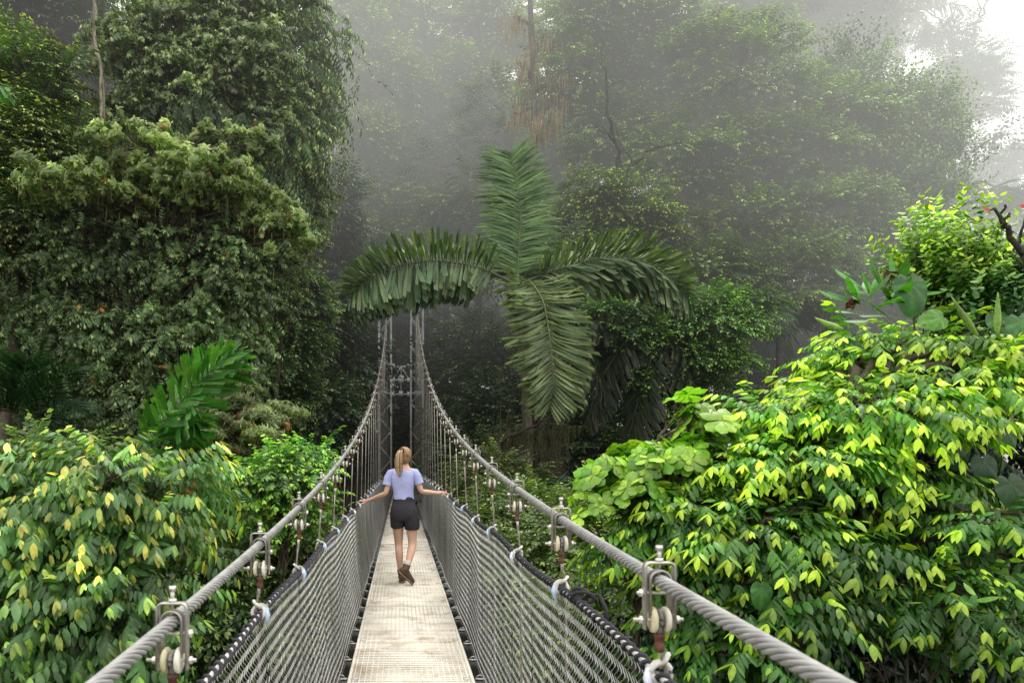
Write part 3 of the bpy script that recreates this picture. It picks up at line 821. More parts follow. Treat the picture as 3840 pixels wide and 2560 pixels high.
def stamp(mb, sprays, pos, dirs, ups, scale, pal, rs, ageb=0., bright=None, chance_odd=.0, odd=(.35, .14, .04)):
    """pal = (old, mid, young) colours"""
    ok = ~((np.abs(pos[:, 0] - .07) < .95) & (pos[:, 1] > -2) & (pos[:, 1] < 37) & (pos[:, 2] > -1.2) & (pos[:, 2] < 3.4))
    ageb = np.broadcast_to(np.asarray(ageb, float), (len(pos),)); bright = np.ones(len(pos)) if bright is None else bright
    pos, dirs, ups, scale, ageb, bright = pos[ok], dirs[ok], ups[ok], scale[ok], ageb[ok], bright[ok]
    n = len(pos); which = rs.integers(0, len(sprays), n)
    if not n: return
    ageb = np.broadcast_to(np.asarray(ageb, float), (n,)); bright = np.ones(n) if bright is None else bright
    for k, (V, Q, T, A) in enumerate(sprays):
        s_ = np.nonzero(which == k)[0]
        if not len(s_): continue
        W, q, t, _ = place((V, Q, T), pos[s_], dirs[s_], ups[s_], scale[s_], np.zeros((len(s_), 3)))
        ag = np.clip(A[None] + ageb[s_][:, None], 0, 1)
        c0, c1, c2 = [np.array(p)[None, None] for p in pal]
        f = ag[..., None]
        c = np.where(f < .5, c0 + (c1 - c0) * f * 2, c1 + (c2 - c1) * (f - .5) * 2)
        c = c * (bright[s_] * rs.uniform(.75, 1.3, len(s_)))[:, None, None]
        if chance_odd:
            m_ = rs.random(len(s_)) < chance_odd
            c[m_] = c[m_] * .3 + np.array(odd)[None, None] * .7
        mb.add(W, q, t, c.reshape(-1, 3))

def bez(a, b, n=8, sag=0., up=0., rs=None, wob=0.):
    a = np.asarray(a, float); b = np.asarray(b, float)
    t = np.linspace(0, 1, n)[:, None]
    p = a + (b - a) * t
    p[:, 2] += (up * np.sin(t[:, 0] * PI * .5) - up * t[:, 0]) - sag * np.sin(t[:, 0] * PI)
    if rs is not None and wob:
        w = rs.normal(0, wob, (n, 3)); w = (w + np.roll(w, 1, 0)) / 2; w[0] = 0; w[-1] = 0
        p = p + w
    return p

BK = (.075, .058, .042)
def pads_in(regions, rs, n, size, flat=.5):
    """n pads spread over the picture-free world ellipsoids; returns centre, radii"""
    w = np.array([r[3] * r[4] for r in regions]) ; w = w / w.sum()
    out = []
    for r, k in zip(regions, np.maximum(1, np.round(w * n)).astype(int)):
        c, R = np.array(r[:3]), np.array(r[3:6])
        best = []
        for _ in range(k):      # spread by rejection
            cand = []
            for _ in range(8):
                d = rs.normal(0, 1, 3); d /= np.linalg.norm(d); d[1] = -abs(d[1]) * .9 if rs.random() < .75 else d[1]
                cand.append(c + R * d * rs.uniform(.45, 1.0))
            if best:
                B = np.array(best); cand.sort(key=lambda q: -np.min(np.linalg.norm((B - q), axis=1)))
            best.append(cand[0])
        for q in best:
            s_ = size * rs.uniform(.65, 1.3)
            out.append((q, np.array([s_, s_, s_ * flat]), c))
    return out

def foliage_on_pads(mb, pads, sprays, pal, rs, per=60, scale=1., droop=.2, upw=.6, ageb=0., inner=.0, odd=0., topbright=.35, bright=None):
    for c, R, core in pads:
        n = max(4, int(per * rs.uniform(.7, 1.3)))
        d = rs.normal(0, 1, (n, 3)); d = nrm(d)
        d[:, 2] = np.where(d[:, 2] < -.25, -d[:, 2] * .8, d[:, 2]); d = nrm(d)
        rad = rs.uniform(.35, 1.08, n) ** .6
        lump = 1 + .25 * np.sin(d[:, 0] * 5 + c[0] * 3) * np.cos(d[:, 1] * 4 + c[1]) 
        pos = c + d * R * (rad * lump)[:, None]
        out = nrm(c - core + 1e-3)[None]
        dr = nrm(d * np.array([1, 1, .45]) + .45 * out + rs.normal(0, .25, (n, 3)))
        dr[:, 2] -= droop
        ups = nrm(np.array([[0, 0, upw * 2]]) + d * .7 + rs.normal(0, .25, (n, 3)))
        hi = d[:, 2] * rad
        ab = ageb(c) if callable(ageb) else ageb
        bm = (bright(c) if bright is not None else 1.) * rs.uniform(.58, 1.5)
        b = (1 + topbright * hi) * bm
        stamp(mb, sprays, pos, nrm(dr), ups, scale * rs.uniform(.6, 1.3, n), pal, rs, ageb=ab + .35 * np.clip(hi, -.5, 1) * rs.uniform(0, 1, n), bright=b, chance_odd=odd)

def limbs(mb, base_pts, pads, rs, r0=.09, col=BK, sub=5, bark_sides=6):
    """limbs from the nearest lower point of the trunk to each pad, with thin twigs inside it"""
    base_pts = np.asarray(base_pts)
    main = []; tw = []
    for c, R, core in pads:
        dd = np.linalg.norm(base_pts - c, axis=1) + np.where(base_pts[:, 2] > c[2] - .2, 3., 0)
        a = base_pts[np.argmin(dd + rs.uniform(0, .6, len(base_pts)))]
        main.append(bez(a, c, 9, sag=-.08 * np.linalg.norm(c - a), up=.15 * np.linalg.norm(c - a), rs=rs, wob=.05 * np.linalg.norm(c - a) ** .7))
        for _ in range(sub):
            d = nrm(rs.normal(0, 1, 3)); d[2] = abs(d[2]) * .6
            k = rs.integers(4, 9)
            tw.append(bez(main[-1][k], c + d * R * 1.05, 9, rs=rs, wob=.03))
    if main:
        m_ = np.array(main); r = np.linspace(1, .3, 9)[None] * (r0 * rs.uniform(.6, 1.2, len(main)))[:, None]
        mb.tubes(m_, r, bark_sides, np.array(col), cap=False)
    if tw:
        t_ = np.array(tw); r = np.linspace(1, .25, 9)[None] * (r0 * .28 * rs.uniform(.7, 1.2, len(tw)))[:, None]
        mb.tubes(t_, r, 4, np.array(col) * 1.1, cap=False)

def trunk(mb, pts, r0, r1, col=BK, sides=12, rs=None, knob=.1):
    pts = np.asarray(pts, float); n = 26
    t = np.linspace(0, 1, len(pts)); ti = np.linspace(0, 1, n)
    # smooth interpolation
    P_ = np.stack([np.interp(ti, t, pts[:, k]) for k in range(3)], -1)
    for _ in range(3): P_[1:-1] = (P_[:-2] + 2 * P_[1:-1] + P_[2:]) / 4
    r = (r0 + (r1 - r0) * ti ** .8) * (1 + (rs.normal(0, knob, n) if rs is not None else 0))
    r[0] *= 1.35; r[1] *= 1.12
    mb.tubes(P_, r, sides, np.array(col))
    return P_

def moss_hang(mb, pts, rs, n=200, L=.4, col=(.16, .10, .03), w=.006):
    L = L * .6
    """tufts of thin hanging threads under the given points"""
    pts = np.asarray(pts); k = rs.integers(0, len(pts), n)
    a = pts[k] + rs.normal(0, .06, (n, 3))
    l = L * rs.uniform(.3, 1.3, n)
    dx = rs.normal(0, w * 2, (n, 2))
    side = nrm(rs.normal(0, 1, (n, 3)) * np.array([1, 1, 0.05])) * w
    V = np.stack([a - side, a + side, a + side * .8 + np.stack([dx[:, 0], dx[:, 1], -l * .55], -1), a - side * .8 + np.stack([dx[:, 0], dx[:, 1], -l * .55], -1),
                  a + np.stack([dx[:, 0] * 2, dx[:, 1] * 2, -l], -1)], 1)
    i = (np.arange(n) * 5)[:, None]
    c = np.array(col)[None] * rs.uniform(.5, 1.6, (n, 1)) * (1 + rs.normal(0, .1, (n, 3)))
    mb.add(V.reshape(-1, 3), i + np.array([[0, 1, 2, 3]]), i + np.array([[3, 2, 4]]), np.repeat(np.clip(c, 0, 1), 5, axis=0))

def R_(u, v, ru, rv, Y, rY):
    """world ellipsoid that spans the given size at distance Y"""
    c = P(u, v, Y); return (c[0], c[1], c[2], ru / FD * Y, rY, rv / FD * Y)

def plant(name, label, cat, regions, base, sprays, pal, rs, npads=20, size=.8, flat=.5, per=60, scale=1., trunk_r=.15, group=None, mat=None, droop=.2, upw=.6,
          ageb=0., odd=0., moss=0, moss_col=(.14, .09, .03), moss_L=.5, extra=None, limb_r=None, topbright=.35, sub=5, trunk_top=None, lean=None, bark=BK, pads=None, bright=None):
    base = np.array(base, float)
    root = empty(name, base, label, cat, group)
    if pads is None: pads = pads_in(regions, rs, npads, size, flat)
    cc = np.mean([p[0] for p in pads], axis=0)
    top = np.array(trunk_top, float) if trunk_top is not None else cc + (0, 0, .3 * (max(p[0][2] for p in pads) - cc[2]))
    tb = MB()
    mid = (base + top) / 2 + rs.normal(0, .05, 3) * np.linalg.norm(top - base)
    if lean is not None: mid = mid + np.array(lean)
    P_ = trunk(tb, [base - (0, 0, .4), mid, top], trunk_r, trunk_r * .35, bark, rs=rs)
    tb.build('trunk', M_BARK, root, smooth=True)
    lb = MB(); limbs(lb, P_[8:], pads, rs, limb_r or trunk_r * .4, bark, sub)
    lb.build('branches', M_BARK, root, smooth=True)
    mb = MB()
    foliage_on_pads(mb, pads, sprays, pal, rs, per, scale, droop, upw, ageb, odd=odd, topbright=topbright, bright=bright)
    if extra is not None: extra(mb, pads)
    mb.build('crown', mat or M_LEAF, root)
    if moss:
        mm = MB(); pts = np.concatenate([p[0][None] + np.array([0, 0, -.1]) + rs.normal(0, .5, (6, 3)) * p[1] for p in pads] + [P_[10:]])
        moss_hang(mm, pts, rs, moss, moss_L, moss_col)
        mm.build('hanging_moss', M_MOSS, root)
    return root, pads

# palm fronds -------------------------------------------------------
def leaflet_tpl(L=1., w=.12, jag=True, st=3, droop=.2):
    """wedge that widens to a ragged, cut-off tip, lightly pleated"""
    ts = np.linspace(0, 1, st + 1); v = []; 
    for i, t in enumerate(ts):
        ww = w * (.18 + .82 * min(1, t * 1.5)) * (1 if t < .99 else .82)
        z = -droop * t * t
        for j, y in enumerate((-.5, -.25, 0, .25, .5)):
            xx = t
            if i == st and jag: xx += (-.05, .02, -.03, .05, -.01)[j]
            v.append((xx, y * ww, z + (.012 if j % 2 else -.004)))
    q = []
    for i in range(st):
        for j in range(4):
            a = i * 5 + j; q.append((a, a + 1, a + 6, a + 5))
    return np.array(v) * L, np.array(q), np.zeros((0, 3), int)

def narrow_tpl(L=1., w=.05, st=4, droop=.25):
    ts = np.linspace(0, 1, st + 1); v = []
    for t in ts:
        ww = w * math.sin(PI * min(.97, .08 + t * .9)) ** .6
        z = -droop * t * t
        v += [(t, -ww / 2, z + .01), (t, 0, z), (t, ww / 2, z + .01)]
    q = []
    for i in range(st):
        a = i * 3; q += [(a, a + 1, a + 4, a + 3), (a + 1, a + 2, a + 5, a + 4)]
    return np.array(v) * L, np.array(q), np.zeros((0, 3), int)

def frond(name, parent, pts, rs, nleaf=40, L=1.0, w=.13, planes=((1.0, -.6), (.55, .75)), col=(.045, .085, .04), colb=(.12, .17, .06), start=.14, mat=None, rach=.03,
          sweep=.45, prof=None, tpl='wedge', droop=.25, hangdown=.0, sidev=None, tipsweep=.9):
    """planes: list of (relative length, elevation of the leaflet above the frond plane)"""
    pts = np.asarray(pts, float); n = 40
    t0 = np.linspace(0, 1, len(pts)); ti = np.linspace(0, 1, n)
    P_ = np.stack([np.interp(ti, t0, pts[:, k]) for k in range(3)], -1)
    for _ in range(6): P_[1:-1] = (P_[:-2] + 2 * P_[1:-1] + P_[2:]) / 4
    m = MB()
    m.tubes(P_, np.linspace(rach, rach * .2, n), 6, np.array((.10, .12, .045)))
    T = nrm(np.gradient(P_, axis=0))
    ref = np.array([0, 0, 1.]) if sidev is None else None
    S = nrm(np.cross(T, np.array([0, 0, 1.])[None])) if sidev is None else nrm(np.array(sidev)[None] - T * (T @ np.array(sidev))[:, None])
    U = nrm(np.cross(S, T))
    if prof is None: prof = lambda t: math.sin(PI * (.12 + .80 * t)) ** .55
    tp = [(leaflet_tpl if tpl == 'wedge' else narrow_tpl)(1, w * f, droop=droop * g) for f, g in ((1, 1), (.8, 1.3), (1.15, .6))]
    for sd in (-1, 1):
        for rl, el in planes:
            t = np.linspace(start, .995, nleaf) + rs.normal(0, .25 / nleaf, nleaf)
            t = np.clip(t, 0, 1); k = t * (n - 1); i = np.minimum(k.astype(int), n - 2); f = (k - i)[:, None]
            pos = P_[i] * (1 - f) + P_[i + 1] * f
            tt = T[i]; ss = S[i]; uu = U[i]
            sw = sweep + tipsweep * t ** 3 + rs.normal(0, .07, nleaf)
            e = el + rs.normal(0, .12, nleaf)
            d = tt * sw[:, None] + ss * (sd * np.cos(e))[:, None] + uu * np.sin(e)[:, None]
            d[:, 2] -= hangdown
            up = uu * np.cos(e)[:, None] - ss * (sd * np.sin(e))[:, None] + rs.normal(0, .22, (nleaf, 3))
            ln = L * rl * np.array([prof(x) for x in t]) * rs.uniform(.88, 1.08, nleaf)
            for q in range(3):
                s_ = np.nonzero(rs.integers(0, 3, nleaf) == q)[0] if False else np.arange(q, nleaf, 3)
                c = np.array(col)[None] * rs.uniform(.7, 1.35, (len(s_), 1)); mix = rs.random((len(s_), 1)) ** 2 * .8
                c = c * (1 - mix) + np.array(colb)[None] * mix
                m.add(*place(tp[q], pos[s_], d[s_], up[s_], ln[s_], c))
    return m.build(name, mat or M_PALM, parent)
# ------------------------------------------------------------------ ground, mist, sky, light, camera
def build_ground():
    xs = np.concatenate([np.linspace(-400, -60, 12)[:-1], np.linspace(-60, 60, 90), np.linspace(60, 400, 12)[1:]])
    ys = np.concatenate([np.linspace(-120, -20, 8)[:-1], np.linspace(-20, 110, 90), np.linspace(110, 500, 14)[1:]])
    X, Y = np.meshgrid(xs, ys); Z = ground_z(X, Y)
    V = np.stack([X, Y, Z], -1).reshape(-1, 3); nx, ny = len(xs), len(ys)
    i = (np.arange(ny - 1)[:, None] * nx + np.arange(nx - 1)[None]).ravel()
    m = MB(); m.add(V, np.stack([i, i + 1, i + nx + 1, i + nx], -1), col=np.array((.03, .028, .018)))
    g = m.build('ground', M_GROUND, smooth=True)
    tag(g, 'dark forest floor of the gorge below the bridge', None, None, 'structure')
build_ground()

def build_mist():
    m = MB(); m.box((-60, 8.0, -30), (75, 110, 46))
    mt, nt, out = mat_new('mist'); L = nt.links.new
    g = N(nt, 'ShaderNodeNewGeometry'); sp = N(nt, 'ShaderNodeSeparateXYZ'); L(g.outputs['Position'], sp.inputs[0])
    def ss(sock, a, b, lo=0., hi=1.):
        r = N(nt, 'ShaderNodeMapRange', interpolation_type='SMOOTHSTEP')
        r.inputs['From Min'].default_value = a; r.inputs['From Max'].default_value = b
        r.inputs['To Min'].default_value = lo; r.inputs['To Max'].default_value = hi
        L(sock, r.inputs['Value']); return r.outputs[0]
    def mth(op, a, b):
        n = N(nt, 'ShaderNodeMath', operation=op)
        for i, q in enumerate((a, b)):
            if isinstance(q, (int, float)): n.inputs[i].default_value = q
            else: L(q, n.inputs[i])
        return n.outputs[0]
    x, y, z = sp.outputs['X'], sp.outputs['Y'], sp.outputs['Z']
    no = N(nt, 'ShaderNodeTexNoise'); no.inputs['Scale'].default_value = .085; no.inputs['Detail'].default_value = 0
    L(g.outputs['Position'], no.inputs['Vector'])
    wisp = ss(no.outputs['Fac'], .32, .68, .55, 1.45)
    zz = ss(z, 1.0, 13.0, MIST[0], MIST[1])
    xr = ss(x, 5.0, 24.0, 0.0, MIST[2])
    yy = ss(y, 8.0, 23.0, 0.0, 1.0)
    yf = mth('MULTIPLY', ss(y, 44.0, 75.0, 0.0, MIST[3]), ss(z, 0.0, 10.0, .35, 1.0))
    ztop = ss(z, 22.0, 44.0, 1.0, 0.0)
    dens = mth('MULTIPLY', mth('MULTIPLY', mth('ADD', mth('MULTIPLY', mth('ADD', zz, xr), wisp), yf), yy), ztop)
    # glow painted into the mist for scattered daylight: dim under the canopy, bright high up and towards the open right side
    lz = mth('MULTIPLY', ss(z, 1.0, 18.0, .06, MIST[4]), ss(x, -15.0, 0.0, .6, 1.0)); lx = ss(x, 4.0, 17.0, 0.0, 1.0)
    lzz = ss(z, -4.0, 12.0, .20, MIST[5])
    lum = mth('ADD', mth('MULTIPLY', lz, mth('SUBTRACT', 1.0, lx)), mth('MULTIPLY', lzz, lx))
    ab = N(nt, 'ShaderNodeVolumeAbsorption'); ab.inputs['Color'].default_value = (0, 0, 0, 1); L(dens, ab.inputs['Density'])
    em = N(nt, 'ShaderNodeEmission'); em.inputs['Color'].default_value = (.99, 1.0, .94, 1); L(mth('MULTIPLY', dens, lum), em.inputs['Strength'])
    ad = N(nt, 'ShaderNodeAddShader'); L(ab.outputs[0], ad.inputs[0]); L(em.outputs[0], ad.inputs[1]); L(ad.outputs[0], out.inputs['Volume'])
    try: mt.cycles.homogeneous_volume = False
    except Exception: pass
    try: mt.cycles.volume_step_rate = .45
    except Exception: pass
    o = m.build('mist', mt)
    tag(o, 'pale mist drifting between the trees and hiding the far forest', None, None, 'stuff')
MIST = (.0045, .0175, .013, .002, 1.0, 1.35)
build_mist()

w = bpy.data.worlds.new('World'); scene.world = w; w.use_nodes = True
nt = w.node_tree; nt.nodes.clear(); L = nt.links.new
SUN_EL, SUN_AZ = math.radians(58), math.radians(35)      # azimuth from +Y towards +X
sky = N(nt, 'ShaderNodeTexSky', sky_type='NISHITA'); sky.sun_disc = False
sky.sun_elevation = SUN_EL; sky.sun_rotation = SUN_AZ; sky.air_density = 1.5; sky.dust_density = 4.0
hs = N(nt, 'ShaderNodeHueSaturation'); hs.inputs['Saturation'].default_value = .25; L(sky.outputs[0], hs.inputs['Color'])
# overcast: a bright even cloud layer mixed over the clear sky
tc = N(nt, 'ShaderNodeTexCoord'); sp = N(nt, 'ShaderNodeSeparateXYZ'); L(tc.outputs['Generated'], sp.inputs[0])
mr = N(nt, 'ShaderNodeMapRange'); mr.inputs['From Min'].default_value = -.1; mr.inputs['From Max'].default_value = 1.
mr.inputs['To Min'].default_value = 13.; mr.inputs['To Max'].default_value = 31.
L(sp.outputs['Z'], mr.inputs['Value'])
cl = N(nt, 'ShaderNodeVectorMath', operation='SCALE'); cl.inputs[0].default_value = (1.0, .985, .94); L(mr.outputs[0], cl.inputs['Scale'])
mx = N(nt, 'ShaderNodeMix', data_type='RGBA'); mx.inputs['Factor'].default_value = .85
L(hs.outputs[0], mx.inputs['A']); L(cl.outputs[0], mx.inputs['B'])
bg = N(nt, 'ShaderNodeBackground'); bg.inputs['Strength'].default_value = .12; L(mx.outputs['Result'], bg.inputs['Color'])
wo = N(nt, 'ShaderNodeOutputWorld'); L(bg.outputs[0], wo.inputs['Surface'])

sd = bpy.data.lights.new('sun', 'SUN'); sd.energy = 1.5; sd.angle = math.radians(25); sd.color = (1, .97, .9)
so = bpy.data.objects.new('sun', sd); COL.objects.link(so)
so.rotation_euler = (math.radians(90) - SUN_EL, 0, PI - SUN_AZ)
import mathutils
dv = mathutils.Vector((-math.sin(SUN_AZ) * math.cos(SUN_EL), -math.cos(SUN_AZ) * math.cos(SUN_EL), -math.sin(SUN_EL)))
so.rotation_euler = dv.to_track_quat('-Z', 'Y').to_euler()
so.location = (0, 0, 40)

cd = bpy.data.cameras.new('camera'); cam = bpy.data.objects.new('camera', cd); COL.objects.link(cam)
cam.location = CAM; cam.rotation_euler = (PI / 2, 0, 0)
cd.sensor_width = 36; cd.lens = 36 * FD / 2352
cd.shift_x = (1176 - U0) / 2352; cd.shift_y = (V0 - 784) / 2352
cd.clip_start = .05; cd.clip_end = 2000
cd.dof.use_dof = True; cd.dof.focus_distance = 10; cd.dof.aperture_fstop = 7.1
scene.camera = cam
scene.view_settings.view_transform = 'Standard'; scene.view_settings.look = 'None'; scene.view_settings.exposure = 0
cy = scene.cycles
cy.max_bounces = 6; cy.diffuse_bounces = 3; cy.glossy_bounces = 2; cy.transmission_bounces = 3; cy.transparent_max_bounces = 8; cy.volume_bounces = 0
cy.use_denoising = True
try: cy.volume_max_steps = 64
except Exception: pass
# ------------------------------------------------------------------ the plants
S_WH = make_species(whorl, 11, 6, n=8, leaf=.165, w=.42, st=2, droop=.5, hang=.45)
S_WHB = make_species(whorl, 12, 5, n=7, leaf=.21, w=.34, st=0, inner=3)
S_SM = make_species(twig_alt, 13, 6, n=11, L=.34, leaf=.085, w=.5, st=0, hang=.35, young=2)
S_SMD = make_species(twig_alt, 14, 6, n=12, L=.5, leaf=.12, w=.45, st=0, hang=.4, young=2, curve=.1)
S_FAR = make_species(twig_alt, 15, 5, n=9, L=.75, leaf=.22, w=.45, st=0, hang=.3, young=2)
S_UP = make_species(upright, 16, 5, n=12, L=.8, leaf=.15, w=.42, st=0, young=3)
S_STR = make_species(strand, 17, 6, n=13, L=.9, leaf=.16, w=.24)
S_NL = make_species(twig_alt, 18, 8, n=11, L=.44, leaf=.135, w=.38, st=4, droop=.28, hang=1.25, young=1.2, curve=.15, fold=.07, spread=.9, yscale=.85)
S_NR = make_species(twig_alt, 19, 9, n=10, L=.36, leaf=.118, w=.38, st=4, droop=.35, hang=.55, young=2, curve=.3, fold=.07, spread=.85, yscale=.95)
S_OV = make_species(whorl, 20, 6, n=8, leaf=.17, w=.62, st=4, droop=.3, hang=-.25, inner=3, age0=.45)
S_TINY = make_species(upright, 21, 6, n=14, L=.34, leaf=.062, w=.6, st=2, young=5)
S_LONG = make_species(whorl, 22, 5, n=9, leaf=.26, w=.27, st=4, droop=.2, hang=-.8, inner=3, age0=.35)
GR_DK = ((.030, .058, .022), (.070, .115, .038), (.16, .21, .06))
GR_MID = ((.060, .105, .030), (.125, .19, .050), (.21, .28, .07))
GR_OLV = ((.050, .072, .032), (.115, .150, .060), (.25, .27, .10))
GR_YEL = ((.05, .09, .022), (.14, .20, .045), (.30, .36, .08))
GR_BRT = ((.034, .115, .014), (.085, .22, .018), (.40, .56, .035))
GR_NL = ((.070, .150, .046), (.18, .32, .05), (.46, .42, .09))
rs = np.random.default_rng(101)
def gb(p, dx=0., dy=0.):
    x, y = p[0] + dx, p[1] + dy
    return (x, y, float(ground_z(x, y)))

# ---- left side, large trees ----
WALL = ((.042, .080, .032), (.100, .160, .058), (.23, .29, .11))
MIX = S_WH + make_species(twig_alt, 61, 5, n=9, L=.32, leaf=.12, w=.42, st=1, hang=.9, young=2)
HANG = make_species(twig_alt, 62, 6, n=12, L=.5, leaf=.14, w=.34, st=1, hang=1.0, young=1, curve=.5)
def drapes(spr, n, pal, spread=.4, sc=1.):
    def f(mb, pads):
        k = rs.integers(0, len(pads), n)
        pos = np.array([pads[i][0] for i in k]) + rs.normal(0, spread, (n, 3)) * np.array([1, 1, .8])
        d = rs.normal(0, .22, (n, 3)) + (0, -.1, -1)
        stamp(mb, spr, pos, nrm(d), rs.normal(0, 1, (n, 3)), sc * rs.uniform(.5, 1.1, n), pal, rs)
    return f
plant('broadleaf_tree', 'dark small leaved tree against the left edge of the view, high on the bank', 'tree',
      [R_(40, 230, 130, 140, 15, 1.0), R_(110, 400, 130, 100, 15, 1.0), R_(40, 500, 110, 110, 14.5, .8), R_(250, 520, 100, 70, 15.5, .8), R_(60, 330, 80, 120, 14.8, .8)], gb(P(60, 900, 15.5)), S_SMD, ((.032, .070, .024), (.080, .135, .042), (.26, .28, .08)), rs, npads=120, size=.38, flat=.9, per=55, scale=.85, trunk_r=.2,
      moss=60, ageb=.05, sub=2)
plant('broadleaf_tree', 'dim tree added to darken the top left corner behind the dark small leaved tree', 'tree',
      [R_(60, 50, 110, 90, 22, 1.5), R_(190, 60, 90, 90, 22, 1.5), R_(230, 220, 80, 100, 22, 1.4), R_(-20, 150, 90, 90, 21, 1.3)], gb(P(120, 800, 23)), S_SMD, ((.020, .030, .022), (.045, .062, .040), (.09, .11, .06)), rs, npads=90, size=.75, flat=.6, per=60, scale=1.2, trunk_r=.2, sub=2)  # tree added over bright sky; dim haze tone put into its leaf colours
plant('umbrella_tree', 'big tree with whorled leaves and a lighter yellow green tier, filling the left bank', 'tree',
      [R_(330, 370, 130, 60, 14, 1.3), R_(180, 440, 130, 40, 13.5, 1), R_(470, 430, 130, 50, 14, 1.2), R_(600, 500, 110, 50, 14.5, .8), R_(400, 460, 190, 60, 14.3, 1), R_(650, 560, 70, 60, 14.5, .7), R_(530, 350, 120, 40, 15, .8), R_(120, 360, 100, 40, 15, .8)],
      gb(P(360, 900, 15.8)), S_WH, ((.055, .095, .032), (.155, .225, .06), (.31, .37, .13)), rs, npads=210, size=.28, flat=.9, per=14, scale=.85, trunk_r=.2, limb_r=.02, moss=500, moss_col=(.09, .075, .03), odd=.012, ageb=lambda c: rs.uniform(-.05, .25), topbright=.2, droop=.45, sub=2)
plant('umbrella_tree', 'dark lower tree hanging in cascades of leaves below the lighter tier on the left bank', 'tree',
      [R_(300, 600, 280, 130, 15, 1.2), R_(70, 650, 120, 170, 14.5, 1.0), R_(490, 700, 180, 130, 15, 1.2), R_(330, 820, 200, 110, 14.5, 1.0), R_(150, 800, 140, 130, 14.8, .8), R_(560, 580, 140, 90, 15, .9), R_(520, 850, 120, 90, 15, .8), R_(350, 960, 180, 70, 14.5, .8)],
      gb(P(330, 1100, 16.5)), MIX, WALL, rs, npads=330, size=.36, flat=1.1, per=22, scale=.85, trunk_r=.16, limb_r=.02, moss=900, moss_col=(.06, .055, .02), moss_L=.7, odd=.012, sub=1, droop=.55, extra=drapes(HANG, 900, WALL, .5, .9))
plant('umbrella_tree', 'tall umbrella tree whose long tiers reach over the top left of the view', 'tree',
      [R_(430, 90, 140, 70, 16, 1.3), R_(310, 130, 90, 50, 15.5, .9), R_(560, 150, 120, 70, 16, 1.1), R_(600, 30, 120, 60, 17, 1.2), R_(440, 220, 150, 60, 16, 1.1), R_(630, 250, 70, 70, 16.5, .8), R_(560, 300, 120, 70, 16.3, .8), R_(330, 260, 120, 40, 15.6, .6), R_(470, 10, 140, 40, 16.5, .8)],
      gb(P(455, 900, 17)), MIX, ((.055, .088, .036), (.135, .195, .070), (.28, .33, .13)), rs, npads=240, size=.40, flat=.6, per=24, scale=.9, trunk_r=.22, limb_r=.025, moss=1200, moss_col=(.05, .06, .02), moss_L=.8, trunk_top=P(450, 40, 16.5), odd=.01, droop=.35, sub=2, extra=drapes(HANG, 500, WALL, .5))
plant('creeper_clad_tree', 'tree hung with long narrow leaves and creepers beside the open misty gap at top', 'tree',
      [R_(710, 70, 45, 110, 18, .6), R_(690, 200, 60, 90, 17.5, .7), R_(700, 290, 50, 60, 17.5, .6), R_(660, 360, 70, 90, 17, .8), R_(755, 150, 25, 90, 18, .5), R_(745, 260, 20, 60, 17.8, .5)],
      gb(P(620, 900, 18.5)), HANG, ((.035, .07, .028), (.10, .16, .050), (.26, .30, .10)), rs, npads=90, size=.34, flat=1.1, per=18, trunk_r=.2, limb_r=.025, trunk_top=P(725, -40, 18.5), droop=.8, extra=drapes(S_STR, 330, GR_OLV, .4), moss=700, sub=2)
plant('creeper_clad_tree', 'dark trunk wrapped in drooping narrow leaves in the middle of the left bank trees', 'tree',
      [R_(440, 300, 80, 70, 15.6, .6), R_(500, 350, 100, 70, 15.6, .6), R_(570, 400, 80, 110, 15.8, .6), R_(620, 470, 70, 80, 16, .6)],
      gb(P(470, 1000, 17)), HANG, ((.030, .060, .022), (.07, .115, .04), (.16, .21, .07)), rs, npads=80, size=.36, flat=1.1, per=18, trunk_r=.24, limb_r=.025, trunk_top=P(430, 130, 16.8), droop=.9, extra=drapes(S_STR, 300, GR_DK, .4), moss=500, sub=2)
plant('slender_tree', 'yellowish green tree leaning out from the left bank beside the misty gap', 'tree',
      [R_(690, 390, 60, 60, 18, .8), R_(700, 480, 60, 70, 18, .8), R_(670, 580, 70, 70, 17.5, .8), R_(640, 680, 60, 50, 17.5, .6), R_(700, 320, 50, 40, 18, .6)],
      gb(P(600, 1000, 18.6)), MIX, ((.05, .085, .028), (.14, .19, .055), (.30, .36, .11)), rs, npads=90, size=.34, flat=.6, per=20, scale=.85, trunk_r=.10, limb_r=.02, sub=2, moss=300)
plant('broadleaf_tree', 'glossy small leaved tree left of the bridge tower, half way down the bank', 'tree',
      [R_(610, 680, 80, 70, 20, 1.2), R_(650, 780, 80, 110, 20, 1.2), R_(640, 910, 75, 80, 20, 1.0), R_(575, 640, 50, 40, 19.5, .8), R_(700, 700, 40, 50, 20, .7)],
      gb(P(620, 1200, 21)), S_SM, ((.026, .065, .026), (.075, .14, .045), (.20, .28, .09)), rs, npads=110, size=.46, flat=.8, per=75, scale=1.15, trunk_r=.14, limb_r=.03, mat=M_GLOSS, sub=2)
plant('shrub', 'light green fine twigged shrub behind the fan leaved palm on the left', 'shrub',
      [R_(540, 900, 70, 60, 10.5, .6), R_(560, 1000, 80, 70, 10.3, .7), R_(510, 960, 60, 60, 10.5, .6), R_(620, 960, 60, 30, 10.5, .5)],
      gb(P(540, 1250, 10.8)), make_species(whorl, 41, 5, n=8, leaf=.10, w=.3, st=1, inner=2), ((.05, .085, .03), (.13, .18, .06), (.32, .30, .14)), rs, npads=44, size=.22, flat=.6, per=34, trunk_r=.05, odd=.04, moss=150, moss_L=.2)
